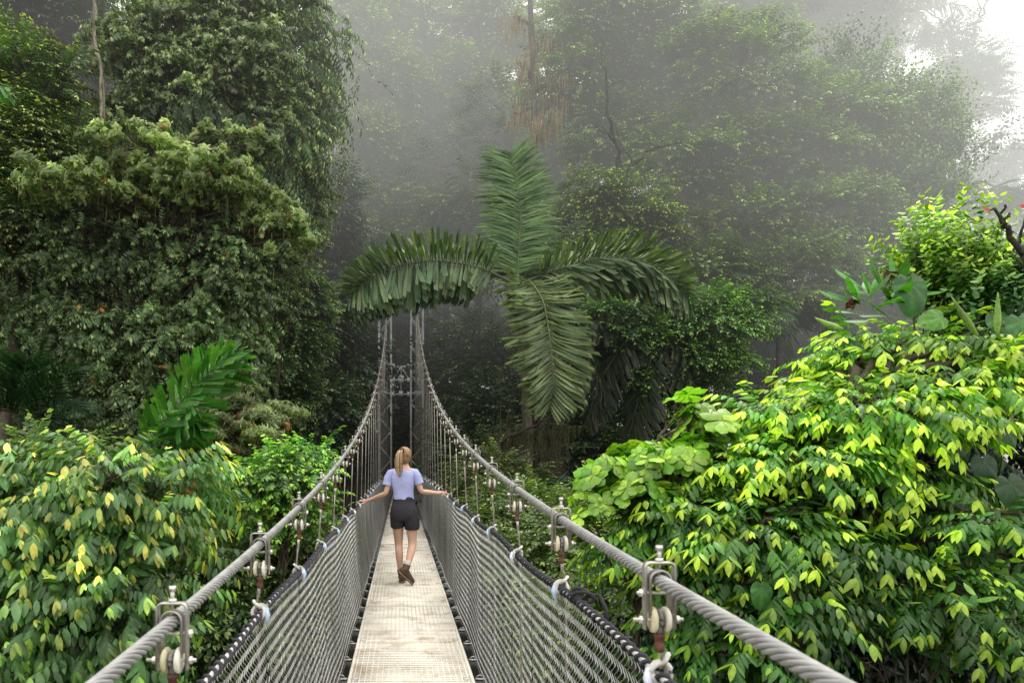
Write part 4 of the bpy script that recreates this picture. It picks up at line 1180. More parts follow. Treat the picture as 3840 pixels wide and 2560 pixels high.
plant('shrub', 'bright green leafy shrub on mossy twigs, low beside the left cable', 'shrub',
      [R_(650, 1080, 80, 40, 8.5, .5), R_(700, 1110, 60, 50, 8.6, .5), R_(600, 1120, 60, 40, 8.4, .4), R_(720, 1060, 40, 30, 8.8, .4), R_(650, 1180, 70, 40, 8.6, .4)],
      gb(P(650, 1500, 8.8)), make_species(twig_alt, 42, 5, n=9, L=.24, leaf=.062, w=.55, st=2, hang=.3, young=3), ((.03, .10, .018), (.085, .22, .03), (.25, .42, .06)), rs, npads=36, size=.22, flat=.6, per=32, trunk_r=.045, moss=700, moss_L=.22, moss_col=(.17, .10, .025), sub=6, mat=M_GLOSS)
# foreground shrub at the left
def stems_up(p): return p
plant('shrub', 'large leafy shrub with drooping ribbed leaves and orange young tips at lower left', 'shrub',
      [R_(120, 1120, 150, 50, 6.2, .5), R_(290, 1110, 140, 50, 6.0, .5), R_(60, 1210, 130, 60, 5.8, .5), R_(230, 1210, 150, 60, 5.8, .5), R_(350, 1290, 90, 60, 5.8, .4), R_(120, 1350, 160, 80, 5.6, .5), R_(280, 1390, 120, 60, 5.6, .4), R_(80, 1490, 130, 80, 5.4, .5), R_(280, 1510, 100, 60, 5.5, .4), R_(400, 1170, 50, 50, 6.1, .4)],
      (-3.6, 6.8, float(ground_z(-3.6, 6.8))), S_NL, GR_NL, rs, npads=88, size=.25, flat=.8, per=12, scale=.82, trunk_r=.07, limb_r=.02, mat=M_GLOSS, droop=.1, upw=.9, sub=4, odd=.004, ageb=lambda c: float(np.clip((c[2] - 1.3) * .6, -.8, -.30)) + rs.normal(0, .16))

# ---- palm with wedge leaflets, left ----
fan = empty('walking_palm', gb(P(420, 1060, 9.2)), 'bright green palm frond with broad jagged leaflets rising on the left', 'palm')
tb = MB(); P0 = P(400, 1120, 9.4)
trunk(tb, [np.array(fan.location), (np.array(fan.location) + P0) / 2, P0], .07, .04, (.08, .07, .04), rs=rs); tb.build('trunk', M_BARK, fan, smooth=True)
GP1 = dict(col=(.035, .14, .022), colb=(.14, .30, .07), mat=M_GLOSS)
frond('frond', fan, [P(310, 1060, 9.3), P(360, 990, 9.2), P(425, 910, 9.1), P(485, 850, 9.0), P(530, 815, 8.9)], rs, nleaf=20, L=.60, w=.17, planes=((1, -.6), (.9, .4), (.75, 1.2)), sweep=.75, rach=.014, **GP1)
frond('frond', fan, [P(400, 1100, 9.4), P(400, 1020, 9.3), P(420, 960, 9.1), P(440, 930, 8.8)], rs, nleaf=13, L=.55, w=.22, planes=((1, -.9), (.8, .2)), sweep=.5, rach=.012, hangdown=.5, **GP1)
dk = empty('palm', gb(P(40, 1000, 11.5)), 'dark palm with long thin leaflets in shade at the far left', 'palm')
tb = MB(); P0 = P(50, 960, 11.5); trunk(tb, [np.array(dk.location), (np.array(dk.location) + P0) / 2, P0], .1, .06, (.06, .05, .03), rs=rs); tb.build('trunk', M_BARK, dk, smooth=True)
for k, (u, v) in enumerate(((180, 850), (190, 940), (150, 1010), (-40, 850), (60, 830), (-40, 960))):
    frond('frond', dk, [P0, P((50 + u) / 2, (960 + v) / 2 - 35, 11.2), P(u, v, 11)], rs, nleaf=30, L=.6, w=.05, planes=((1, 0), (.9, .5)), col=(.012, .040, .016), colb=(.03, .07, .03), sweep=.8, rach=.012, tpl='narrow')
fl = empty('palm', gb(P(-60, 400, 10)), 'palm leaf tip poking in from the left edge, bright green', 'palm')
tb = MB(); P0 = P(-180, 260, 10); trunk(tb, [np.array(fl.location), (np.array(fl.location) + P0) / 2, P0], .1, .06, (.06, .05, .03), rs=rs); tb.build('trunk', M_BARK, fl, smooth=True)
frond('frond', fl, [P0, P(-80, 190, 10), P(10, 200, 9.8)], rs, nleaf=12, L=.45, w=.2, sweep=.8, rach=.012, **GP1)

# ---- the big walking palm in the middle ----
PYP = 17.0
palm = empty('walking_palm', gb(P(1210, 1000, PYP)), 'large walking palm with four spreading fronds right of the bridge tower', 'palm')
C0 = P(1188, 655, PYP)
tb = MB(); trunk(tb, [np.array(palm.location), P(1212, 1000, PYP + .2), P(1205, 800, PYP + .1), C0], .14, .10, (.11, .095, .07), rs=rs, knob=.03)
tb.build('trunk', M_BARK, palm, smooth=True)
m = MB(); m.tubes(np.array([C0 - (0, 0, .7), C0 - (0, 0, .2), C0 + (0, 0, .25)]), np.array([.11, .14, .05]), 12, np.array((.07, .12, .045))); m.build('crownshaft', M_PALM, palm, smooth=True)
CP = dict(col=(.062, .112, .054), colb=(.27, .34, .16))
# arching left and right
frond('frond', palm, [C0, P(1100, 612, PYP - .2), P(1000, 596, PYP - .4), P(900, 612, PYP - .6), P(835, 648, PYP - .8), P(806, 675, PYP - .9)], rs, nleaf=64, L=1.15, w=.105, planes=((1.0, -1.05), (.95, -.75), (.66, .95), (.55, .5)), sweep=.18, rach=.035, droop=.1, **CP)
frond('frond', palm, [C0, P(1260, 625, PYP - .2), P(1370, 592, PYP - .3), P(1470, 595, PYP - .5), P(1545, 640, PYP - .7), P(1580, 680, PYP - .9)], rs, nleaf=64, L=1.10, w=.095, planes=((1.0, -.85), (.9, -.5), (.7, .85), (.6, .4)), sweep=.4, rach=.035, droop=.12, **CP)
# hanging towards the viewer
frond('frond', palm, [C0, P(1215, 640, PYP - .8), P(1250, 690, PYP - 1.6), P(1265, 790, PYP - 2.1), P(1272, 880, PYP - 2.3), P(1262, 935, PYP - 2.3)], rs, nleaf=56, L=1.0, w=.085, planes=((1.0, .25), (.9, -.15), (.75, .6)), sweep=.38, rach=.03, droop=.25, col=(.080, .130, .055), colb=(.33, .38, .17), sidev=(1, .1, 0), prof=lambda t: math.sin(PI * (.16 + .76 * t)) ** .7, start=.2, hangdown=.12)
# upright one behind
frond('frond', palm, [C0, P(1190, 600, PYP + .25), P(1196, 500, PYP + .6), P(1185, 410, PYP + .8), P(1172, 350, PYP + .9)], rs, nleaf=74, L=1.0, w=.062, planes=((1.0, .15), (.95, -.3), (.8, .6)), sweep=.12, tipsweep=.5, rach=.03, droop=.3, tpl='narrow', sidev=(1, 0, 0), col=(.070, .140, .045), colb=(.20, .30, .12), hangdown=.05, prof=lambda t: math.sin(PI * (.2 + .62 * t)) ** .5, start=.12)
frond('frond', palm, [C0, P(1290, 700, PYP + .5), P(1340, 800, PYP + .8), P(1390, 900, PYP + .9)], rs, nleaf=30, L=.85, w=.10, planes=((1.0, -.6), (.7, .4)), sweep=.6, rach=.03, col=(.020, .038, .022), colb=(.06, .06, .04), hangdown=.5)
frond('frond', palm, [C0, P(1215, 620, PYP + .1), P(1262, 560, PYP + .9), P(1330, 505, PYP + 1.6)], rs, nleaf=34, L=.6, w=.07, planes=((1.0, -.3), (.8, .5)), sweep=.6, rach=.025, col=(.035, .075, .035), colb=(.12, .16, .07), hangdown=.2)
# the shaded palm behind it
pb = empty('walking_palm', gb(P(1440, 1100, 19.5)), 'shaded palm with ragged drooping fronds behind the large palm', 'palm')
C1 = P(1480, 770, 19.5)
tb = MB(); trunk(tb, [np.array(pb.location), P(1470, 1000, 19.5), C1], .13, .09, (.07, .06, .045), rs=rs, knob=.03); tb.build('trunk', M_BARK, pb, smooth=True)
for k, (pts, L_) in enumerate((([C1, P(1430, 790, 19), P(1380, 870, 18.8), P(1350, 960, 18.7)], 1.0), ([C1, P(1500, 810, 19), P(1470, 900, 18.7), P(1440, 1020, 18.6)], 1.1), ([C1, P(1560, 790, 19), P(1590, 880, 18.8), P(1560, 1000, 18.6)], 1.0), ([C1, P(1420, 730, 19.3), P(1350, 740, 19), P(1310, 800, 19)], .9))):
    frond('frond', pb, pts, rs, nleaf=30, L=L_, w=.11, planes=((1.0, -.5), (.8, .3)), sweep=.6, rach=.03, col=(.028, .050, .028), colb=(.09, .085, .05), hangdown=.55, droop=.2)
pc = empty('palm', gb(P(1270, 1200, 14)), 'low dark palm in the shaded hollow under the large palm', 'palm')
C2 = P(1290, 1170, 14)
for k in range(9):
    a = k / 9 * 2 * PI + .3
    frond('frond', pc, [C2, C2 + np.array([math.cos(a) * .7, math.sin(a) * .6, .55]), C2 + np.array([math.cos(a) * 1.6, math.sin(a) * 1.3, .2])], rs, nleaf=26, L=.55, w=.05, planes=((1, 0), (.9, .4)), col=(.018, .045, .020), colb=(.04, .075, .035), sweep=.7, rach=.012, tpl='narrow')
tb = MB(); trunk(tb, [np.array(pc.location) - (0, 0, .5), (np.array(pc.location) + C2) / 2, C2], .08, .06, (.05, .045, .03), rs=rs); tb.build('trunk', M_BARK, pc, smooth=True)
# curtain of aerial roots under the palm
rc = empty('hanging_roots', P(1210, 1010, 16), 'curtain of thin brown hanging roots under the large palm', 'roots')
mm = MB(); nr = 230
a = np.stack([rs.uniform(P(1145, 0, 16)[0], P(1300, 0, 16)[0], nr), rs.uniform(15.6, 16.6, nr), P(0, 985, 16)[2] + rs.normal(0, .25, nr)], -1)
ln = rs.uniform(.3, 1.9, nr); k = np.linspace(0, 1, 7)
pts = a[:, None] + np.stack([.05 * np.sin(k * 5 + 0)[None] * rs.normal(0, 1, (nr, 1)), .03 * np.sin(k * 4)[None] * rs.normal(0, 1, (nr, 1)), -k[None] * ln[:, None]], -1)
mm.tubes(pts, .004, 4, np.array((.06, .05, .03))[None] * rs.uniform(.5, 1.5, (nr, 1)), cap=False)
mm.build('root_strand', M_BARK, rc)
mm = MB(); mm.tubes(bez(P(1140, 1010, 16.1), P(1300, 975, 16.1), 12, up=.3, rs=rs, wob=.09)[None], np.linspace(.045, .02, 12), 8, np.array(BK) * .6); moss_hang(mm, bez(P(1120, 1000, 16.1), P(1320, 985, 16.1), 20), rs, 700, .5, (.05, .06, .02)); mm.build('mossy_branch', M_MOSS, rc)

plant('broadleaf_tree', 'dim bluish green tree between the left bank and the bridge tower', 'tree',
      [R_(750, 480, 60, 90, 26, 1.5), R_(790, 640, 50, 90, 27, 1.5), R_(740, 760, 60, 90, 25, 1.4), R_(800, 850, 50, 90, 27, 1.4), R_(730, 960, 70, 80, 24, 1.4), R_(640, 600, 60, 80, 25, 1.2)],
      gb(P(770, 1200, 28)), S_SMD, ((.022, .044, .024), (.050, .085, .040), (.12, .16, .06)), rs, npads=80, size=.85, flat=.65, per=75, scale=1.25, trunk_r=.16, moss=300)
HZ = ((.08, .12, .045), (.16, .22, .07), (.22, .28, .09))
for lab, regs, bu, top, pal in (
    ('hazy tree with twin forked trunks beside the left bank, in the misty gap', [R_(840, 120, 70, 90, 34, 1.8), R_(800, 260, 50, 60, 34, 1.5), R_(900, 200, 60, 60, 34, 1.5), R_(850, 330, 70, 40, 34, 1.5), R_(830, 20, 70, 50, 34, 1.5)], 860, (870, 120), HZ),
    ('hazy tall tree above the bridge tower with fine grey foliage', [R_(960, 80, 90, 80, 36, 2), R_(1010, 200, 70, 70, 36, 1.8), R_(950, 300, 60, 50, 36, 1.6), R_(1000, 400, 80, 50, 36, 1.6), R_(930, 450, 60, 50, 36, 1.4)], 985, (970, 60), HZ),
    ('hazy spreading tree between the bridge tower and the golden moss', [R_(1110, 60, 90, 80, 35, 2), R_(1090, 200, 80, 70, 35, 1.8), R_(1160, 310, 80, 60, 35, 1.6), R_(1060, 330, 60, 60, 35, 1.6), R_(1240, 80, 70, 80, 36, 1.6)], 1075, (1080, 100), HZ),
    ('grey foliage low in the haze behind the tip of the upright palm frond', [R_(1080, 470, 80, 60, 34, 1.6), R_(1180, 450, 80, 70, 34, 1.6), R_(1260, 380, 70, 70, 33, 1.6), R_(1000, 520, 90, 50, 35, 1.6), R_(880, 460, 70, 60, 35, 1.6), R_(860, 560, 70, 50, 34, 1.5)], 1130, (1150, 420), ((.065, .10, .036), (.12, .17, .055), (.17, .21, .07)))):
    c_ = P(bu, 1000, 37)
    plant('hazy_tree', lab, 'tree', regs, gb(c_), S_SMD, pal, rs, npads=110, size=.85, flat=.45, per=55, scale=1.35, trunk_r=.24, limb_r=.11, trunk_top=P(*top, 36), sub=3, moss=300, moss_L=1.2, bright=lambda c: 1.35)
for lab, lines in (
    ('slim dark trunk forking twice in the mist left of the upright palm frond', [((862, 760), (853, 350), .17, .13), ((853, 350), (838, 265), .12, .09), ((838, 265), (812, 170), .08, .04), ((838, 265), (868, 190), .08, .05), ((868, 190), (872, 40), .05, .025), ((812, 170), (800, 60), .04, .02), ((853, 350), (905, 260), .07, .03)]),
    ('pair of leaning branches on a dim trunk above the bridge tower in the mist', [((880, 760), (905, 372), .14, .11), ((905, 372), (930, 290), .10, .07), ((930, 290), (955, 180), .07, .045), ((955, 180), (966, -20), .045, .02), ((905, 372), (968, 300), .08, .05), ((968, 300), (1015, 235), .05, .02), ((930, 290), (890, 200), .04, .02)]),
    ('straight thin pale trunk standing in the haze left of the upright palm frond', [((1024, 760), (1026, 300), .11, .08), ((1026, 300), (1022, -20), .08, .04), ((1026, 300), (1060, 200), .04, .02)]),
    ('second thin dim trunk in the haze above the left palm frond', [((978, 760), (980, 420), .15, .13), ((980, 420), (990, 180), .12, .06)]),
    ('forked dark trunk rising into the broad misty tree on the right', [((1440, 760), (1428, 420), .17, .14), ((1428, 420), (1405, 300), .12, .08), ((1405, 300), (1380, 150), .08, .04), ((1428, 420), (1480, 350), .10, .07), ((1480, 350), (1570, 320), .07, .04)])):
    Yt = 39.5 if lines[0][0][0] < 1200 else 22.3; lines = [(a_, b_, ra * Yt / 32, rb * Yt / 32) for a_, b_, ra, rb in lines]
    b0 = P(*lines[0][0], Yt); r0 = empty('misty_trunk', (b0[0], b0[1], float(ground_z(b0[0], b0[1]))), lab, 'tree')
    mm = MB(); mm.tubes(bez(np.array(r0.location), b0, 6)[None], np.linspace(lines[0][2] * 1.2, lines[0][2], 6), 8, np.array((.035, .03, .024)))
    mm.tubes(bez(b0, P(*lines[0][1], Yt), 12, rs=rs, wob=.06)[None], np.linspace(lines[0][2], lines[0][3], 12), 8, np.array((.035, .03, .024)))
    mm.build('trunk', M_BARK, r0, smooth=True)
    mm = MB()
    for a_, b_, ra, rb in lines[1:]:
        q = bez(P(*a_, Yt), P(*b_, Yt), 10, rs=rs, wob=.07); mm.tubes(q[None], np.linspace(ra, rb, 10), 6, np.array((.035, .03, .024)))
        for _ in range(5):
            i = rs.integers(3, 10); e = q[i] + nrm(rs.normal(0, 1, 3) + (0, 0, .6)) * rs.uniform(.6, 1.6); mm.tubes(bez(q[i], e, 7, rs=rs, wob=.06)[None], np.linspace(rb * .5, .008, 7), 5, np.array((.035, .03, .024)))
    mm.build('branches', M_BARK, r0, smooth=True)
# ---- right middle trees ----
plant('broadleaf_tree', 'fresh green small leaved tree right of the large palm, below the bigger trees', 'tree',
      [R_(1450, 760, 110, 60, 20, 1.2), R_(1620, 760, 110, 80, 20, 1.2), R_(1560, 850, 130, 80, 20, 1.2), R_(1480, 930, 80, 80, 20, 1.0), R_(1660, 720, 80, 50, 20.5, 1.0), R_(1440, 850, 80, 50, 20, .8), R_(1500, 1040, 60, 60, 20, .7)],
      gb(P(1560, 1250, 21.5)), S_SM, ((.03, .080, .022), (.085, .18, .042), (.22, .34, .08)), rs, npads=76, size=.55, flat=.6, per=115, scale=1.2, trunk_r=.16, mat=M_GLOSS)
plant('broadleaf_tree', 'leafy yellow green bush crown behind the upright palm frond', 'tree',
      [R_(1420, 500, 100, 50, 23, 1.3), R_(1330, 560, 70, 50, 23, 1), R_(1500, 560, 90, 50, 23, 1), R_(1340, 460, 50, 50, 23.5, 1)],
      gb(P(1400, 1100, 24)), S_SM, GR_YEL, rs, npads=44, size=.7, flat=.55, per=95, scale=1.3, trunk_r=.15)
plant('broadleaf_tree', 'tall hazy tree with a forked trunk, upper middle right', 'tree',
      [R_(1400, 60, 130, 80, 27, 1.8), R_(1330, 200, 90, 90, 27, 1.5), R_(1420, 330, 110, 60, 26.5, 1.5), R_(1540, 210, 100, 90, 27, 1.5), R_(1490, 90, 100, 90, 27.5, 1.5)],
      gb(P(1430, 1100, 27.5)), S_SMD, GR_MID, rs, npads=110, size=.75, flat=.5, per=60, scale=1.3, trunk_r=.28, trunk_top=P(1400, 200, 27.5), moss=500, moss_L=1.0, moss_col=(.13, .085, .035), limb_r=.14)
plant('broadleaf_tree', 'broad dense tree in mist filling the right middle, with long low limbs', 'tree',
      [R_(1700, 200, 150, 130, 25, 2), R_(1600, 380, 130, 100, 24.5, 1.6), R_(1760, 400, 160, 100, 24.5, 1.8), R_(1900, 300, 120, 100, 25, 1.6), R_(1680, 540, 130, 90, 24, 1.5), R_(1860, 520, 140, 90, 24, 1.6), R_(1620, 640, 110, 60, 23, 1.3), R_(1800, 640, 130, 70, 23, 1.3)],
      gb(P(1700, 1250, 26)), S_SMD, ((.060, .105, .032), (.125, .185, .052), (.20, .27, .07)), rs, npads=170, size=.68, flat=.5, per=75, scale=1.2, trunk_r=.35, trunk_top=P(1690, 250, 26), moss=900, moss_L=.7, moss_col=(.11, .085, .04), limb_r=.13)
plant('broadleaf_tree', 'right hand misty tree whose upright leafy tips stand against the white sky', 'tree',
      [R_(2050, 340, 100, 110, 26, 1.6), R_(2120, 430, 60, 120, 26, 1.3), R_(2000, 500, 110, 110, 25.5, 1.6), R_(1950, 190, 40, 60, 26, 1), R_(2120, 280, 40, 50, 26, .8), R_(2020, 610, 110, 70, 25, 1.4), R_(1930, 420, 90, 90, 25.5, 1.4)],
      gb(P(2020, 1300, 26.5)), S_UP, ((.045, .095, .030), (.10, .17, .045), (.18, .26, .06)), rs, npads=130, size=.68, flat=.8, per=60, scale=1.0, trunk_r=.3, trunk_top=P(2050, 350, 26.5), droop=-.8, limb_r=.11)
plant('broadleaf_tree', 'grey hazy tree crown cut by the top edge near the bright sky', 'tree',
      [R_(1850, 60, 120, 70, 34, 2.2), R_(1940, 90, 90, 80, 34, 2), R_(1730, 30, 110, 60, 33, 2), R_(1980, 20, 60, 50, 34, 1.5)],
      gb(P(1880, 1300, 35)), S_FAR, GR_DK, rs, npads=70, size=1.15, flat=.6, per=85, scale=1.0, trunk_r=.35, limb_r=.14)
plant('broadleaf_tree', 'shaded tree in the hollow between the large palm and the broad misty tree', 'tree',
      [R_(1700, 780, 110, 80, 27, 1.8), R_(1820, 760, 110, 70, 27, 1.6), R_(1950, 740, 110, 60, 27, 1.6), R_(2080, 720, 90, 60, 27, 1.5), R_(1700, 900, 120, 80, 26, 1.5), R_(1930, 690, 90, 60, 27, 1.2), R_(1860, 830, 100, 60, 26.5, 1.2), R_(2010, 800, 100, 60, 27, 1.2)],
      gb(P(1800, 1300, 28)), S_SMD, GR_DK, rs, npads=120, size=.9, flat=.6, per=70, scale=1.25, trunk_r=.25)
# right far: flat topped tree and bare twigs against the sky
plant('flat_crowned_tree', 'pale hazy tree with flat leaf clumps and bare twigs against the white sky', 'tree',
      [R_(2170, 90, 45, 18, 34, .8), R_(2215, 140, 40, 20, 34, .8), R_(2270, 175, 35, 16, 34, .8), R_(2190, 195, 60, 40, 34, 1.2), R_(2240, 240, 50, 30, 34, 1)],
      gb(P(2200, 1200, 35)), S_SMD, GR_DK, rs, npads=34, size=.62, flat=.4, per=70, scale=1.1, trunk_r=.16, limb_r=.06, trunk_top=P(2190, 120, 34))
bt = empty('bare_tree', gb(P(2240, 1200, 33)), 'leafless grey tree whose thin forks rise to the top edge at right', 'tree')
mm = MB(); B0 = P(2215, 110, 33)
mm.tubes(np.stack([bez(np.array(bt.location), B0, 12, rs=rs, wob=.15)]), np.linspace(.16, .06, 12), 8, np.array((.12, .11, .10)))
mm.build('trunk', M_BARK, bt, smooth=True)
mm = MB()
for a_, b_ in (((2215, 110), (2250, 40)), ((2250, 40), (2275, -20)), ((2250, 40), (2248, 0)), ((2215, 110), (2165, 60)), ((2165, 60), (2150, -10)), ((2185, 75), (2195, 10))):
    mm.tubes(bez(P(*a_, 33), P(*b_, 33), 8, rs=rs, wob=.1)[None], np.linspace(.05, .022, 8), 5, np.array((.12, .11, .10)))
mm.build('branches', M_BARK, bt, smooth=True)
# far palms on the right
for (u, v, Y, sc, lab) in ((2060, 60, 36, 1.0, 'grey misty palm fronds against the white sky near the top right'), (2245, 500, 31, 1.25, 'pale misty palm beside the right hand tree, above the bright bush'), (2330, 390, 36, 1.1, 'faint misty palm at the right edge of the view'), (2150, 610, 29, 1.0, 'misty palm fronds drooping below the right hand tree'), (1790, 760, 23, 1.0, 'dim palm with hanging fronds deep in the shade right of the fresh green tree')):
    fp = empty('palm', gb(P(u, 1200, Y)), lab, 'palm')
    c = P(u, v, Y)
    tb = MB(); trunk(tb, [np.array(fp.location), (np.array(fp.location) + c) / 2, c], .14, .10, (.08, .07, .055), rs=rs, knob=.02); tb.build('trunk', M_BARK, fp, smooth=True)
    for k in range(9):
        a = k / 9 * 2 * PI + rs.uniform(0, .4); r = 2.6 * sc * rs.uniform(.8, 1.1); dn = rs.uniform(-.3, 1.4)
        frond('frond', fp, [c, c + np.array([math.cos(a) * r * .5, math.sin(a) * r * .5, .75 * sc]), c + np.array([math.cos(a) * r, math.sin(a) * r, -dn * sc])], rs, nleaf=26, L=.85 * sc, w=.10, planes=((1, -.3), (.8, .4)), col=(.03, .055, .03), colb=(.06, .09, .04), sweep=.6, rach=.03, hangdown=.35, tpl='narrow')

# orange moss on the middle trunk
mo = empty('moss_hung_tree', gb(P(1225, 1100, 26)), 'pale trunk hung with long golden brown moss above the upright frond', 'tree')
tb = MB(); Tm = trunk(tb, [np.array(mo.location), P(1222, 600, 26), P(1228, 250, 26), P(1215, -60, 26)], .16, .09, (.10, .085, .07), rs=rs); tb.build('trunk', M_BARK, mo, smooth=True)
tb = MB(); arms = [bez(P(1222, v1, 26), P(u2, v2, 25.6), 9, up=.4, rs=rs, wob=.1) for v1, u2, v2 in ((180, 1190, 150), (210, 1300, 190), (330, 1290, 230), (250, 1180, 260), (130, 1270, 90), (60, 1180, 40), (300, 1250, 290))]
tb.tubes(np.array(arms), np.linspace(.08, .03, 9), 6, np.array(BK)); tb.build('branches', M_BARK, mo, smooth=True)
mm = MB(); moss_hang(mm, np.concatenate([np.concatenate([a_[2:] + rs.normal(0, .22, a_[2:].shape) for _ in range(3)]) for a_ in arms] + [Tm[14:20] + rs.normal(0, .3, Tm[14:20].shape)]), rs, 2600, .9, (.22, .165, .075), w=.008)
mm.build('hanging_moss', M_MOSS, mo)

# ---- right foreground ----
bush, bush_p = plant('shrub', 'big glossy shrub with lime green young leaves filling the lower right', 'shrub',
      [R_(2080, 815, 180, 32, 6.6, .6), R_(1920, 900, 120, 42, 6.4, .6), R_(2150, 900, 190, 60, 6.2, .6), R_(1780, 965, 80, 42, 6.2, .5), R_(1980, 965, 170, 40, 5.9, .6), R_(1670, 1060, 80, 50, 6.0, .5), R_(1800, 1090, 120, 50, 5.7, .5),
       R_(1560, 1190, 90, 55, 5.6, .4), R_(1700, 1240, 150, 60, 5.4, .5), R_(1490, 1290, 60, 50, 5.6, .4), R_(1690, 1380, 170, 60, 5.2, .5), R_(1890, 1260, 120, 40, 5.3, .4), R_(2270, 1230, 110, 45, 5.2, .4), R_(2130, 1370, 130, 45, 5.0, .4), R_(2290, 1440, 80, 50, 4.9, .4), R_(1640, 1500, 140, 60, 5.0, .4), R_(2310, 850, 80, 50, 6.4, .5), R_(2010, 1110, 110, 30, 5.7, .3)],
      (4.6, 7.6, float(ground_z(4.6, 7.6))), S_NR, GR_BRT, rs, npads=165, size=.27, flat=.42, per=19, scale=.78, trunk_r=.13, mat=M_GLOSS, droop=.25, upw=1.0, sub=3, topbright=.25, ageb=lambda c: float(np.clip((c[2] - 1.3) * .35, -.55, .22)) + rs.normal(0, .13), bright=lambda c: float(np.clip(.50 + (c[2] + .3) * .28, .42, 1.1)))  # leaf colour darkened towards the bottom, shade painted in
plant('shrub', 'shrub with shade painted into near black leaves behind the lime green shrub at lower right', 'shrub',
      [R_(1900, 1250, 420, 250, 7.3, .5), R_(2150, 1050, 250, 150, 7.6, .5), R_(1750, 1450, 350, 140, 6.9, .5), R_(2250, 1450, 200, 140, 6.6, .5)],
      (3.8, 8.6, float(ground_z(3.8, 8.6))), S_NR, ((.006, .018, .007), (.012, .035, .010), (.03, .07, .015)), rs, npads=130, size=.38, flat=.7, per=14, scale=1.0, trunk_r=.1, mat=M_GLOSS, sub=2, topbright=.1)  # near black leaf colours stand in for deep shade between the branches
plant('shrub', 'light green shrub with big rounded leaves left of the lime green shrub', 'shrub',
      [R_(1400, 1100, 60, 30, 5.7, .2), R_(1480, 1075, 60, 40, 5.7, .3), R_(1590, 965, 40, 24, 5.8, .15), R_(1380, 1150, 40, 40, 5.6, .2), R_(1470, 1150, 80, 40, 5.5, .2), R_(1560, 1060, 50, 40, 5.7, .2), R_(1340, 1190, 20, 15, 5.5, .1), R_(1620, 1010, 40, 30, 5.8, .2)],
      (2.0, 6.4, float(ground_z(2.0, 6.4))), S_OV, ((.03, .11, .015), (.075, .22, .02), (.34, .48, .04)), rs, npads=40, size=.16, flat=.7, per=3, scale=.72, trunk_r=.05, mat=M_GLOSS, droop=-.7, upw=1.0, odd=.0, sub=4)
plant('shrub', 'upright twiggy shrub with tiny round leaves rising into the mist at right', 'shrub',
      [R_(2180, 560, 40, 40, 6.8, .2), R_(2120, 640, 60, 50, 6.8, .3), R_(2210, 640, 70, 50, 6.8, .3), R_(2170, 700, 80, 40, 6.8, .3), R_(2110, 590, 20, 30, 6.8, .1), R_(2240, 700, 60, 30, 6.8, .3)],
      (4.9, 7.4, float(ground_z(4.9, 7.4))), S_TINY, ((.06, .14, .02), (.16, .30, .035), (.40, .54, .06)), rs, npads=60, size=.15, flat=1.0, per=8, scale=1.0, trunk_r=.05, mat=M_GLOSS, droop=-1.3, upw=.4, sub=5, limb_r=.012, trunk_top=P(2165, 720, 6.9))
plant('shrub', 'small dark leaved shrub at the right edge beside the arum leaves', 'shrub',
      [R_(2300, 690, 60, 40, 6.6, .3), R_(2260, 740, 60, 30, 6.5, .3), R_(2340, 640, 30, 30, 6.6, .2)],
      (5.6, 7.4, float(ground_z(5.6, 7.4))), S_TINY, ((.02, .06, .02), (.05, .13, .03), (.12, .22, .05)), rs, npads=22, size=.16, flat=.8, per=9, scale=1.1, trunk_r=.05, mat=M_GLOSS, droop=-1., upw=.5, limb_r=.012)
# epiphyte with long upright leaves
ep = empty('bromeliad', P(2010, 720, 6.5), 'epiphyte with long glossy upright leaves and withered brown blooms on top of the shrub', 'plant')
mm = MB(); n = 34
tpL = leaf_tpl(1, .22, 5, .12, .05, 'obovate')
cen = np.array([P(u, v, 6.5) for u, v in ((2005, 700), (2050, 690), (2070, 730), (1985, 720))])[rs.integers(0, 4, n)] + rs.normal(0, .05, (n, 3))
d = np.stack([rs.normal(0, .9, n), rs.normal(-.3, .6, n), rs.uniform(.2, 1.1, n)], -1)
mm.add(*place(tpL, cen, d, np.array([[0, -.6, 1.]]) + 0 * d, rs.uniform(.22, .42, n), np.array((.05, .17, .022))[None] * rs.uniform(.7, 1.8, (n, 1))))
mm.build('leaves', M_GLOSS, ep)
for u, v in ((1955, 690), (2030, 625)):
    mm = MB(); c = P(u, v, 6.4); n = 9
    mm.add(*place(leaf_tpl(1, .5, 3, .5, .2, 'acute', wav=.05), c + rs.normal(0, .02, (n, 3)), rs.normal(0, 1, (n, 3)) + (0, 0, -.4), rs.normal(0, 1, (n, 3)), rs.uniform(.05, .11, n), np.array((.10, .04, .02))[None] * rs.uniform(.5, 1.5, (n, 1))))
    mm.build('withered_bloom', M_LEAF, ep)
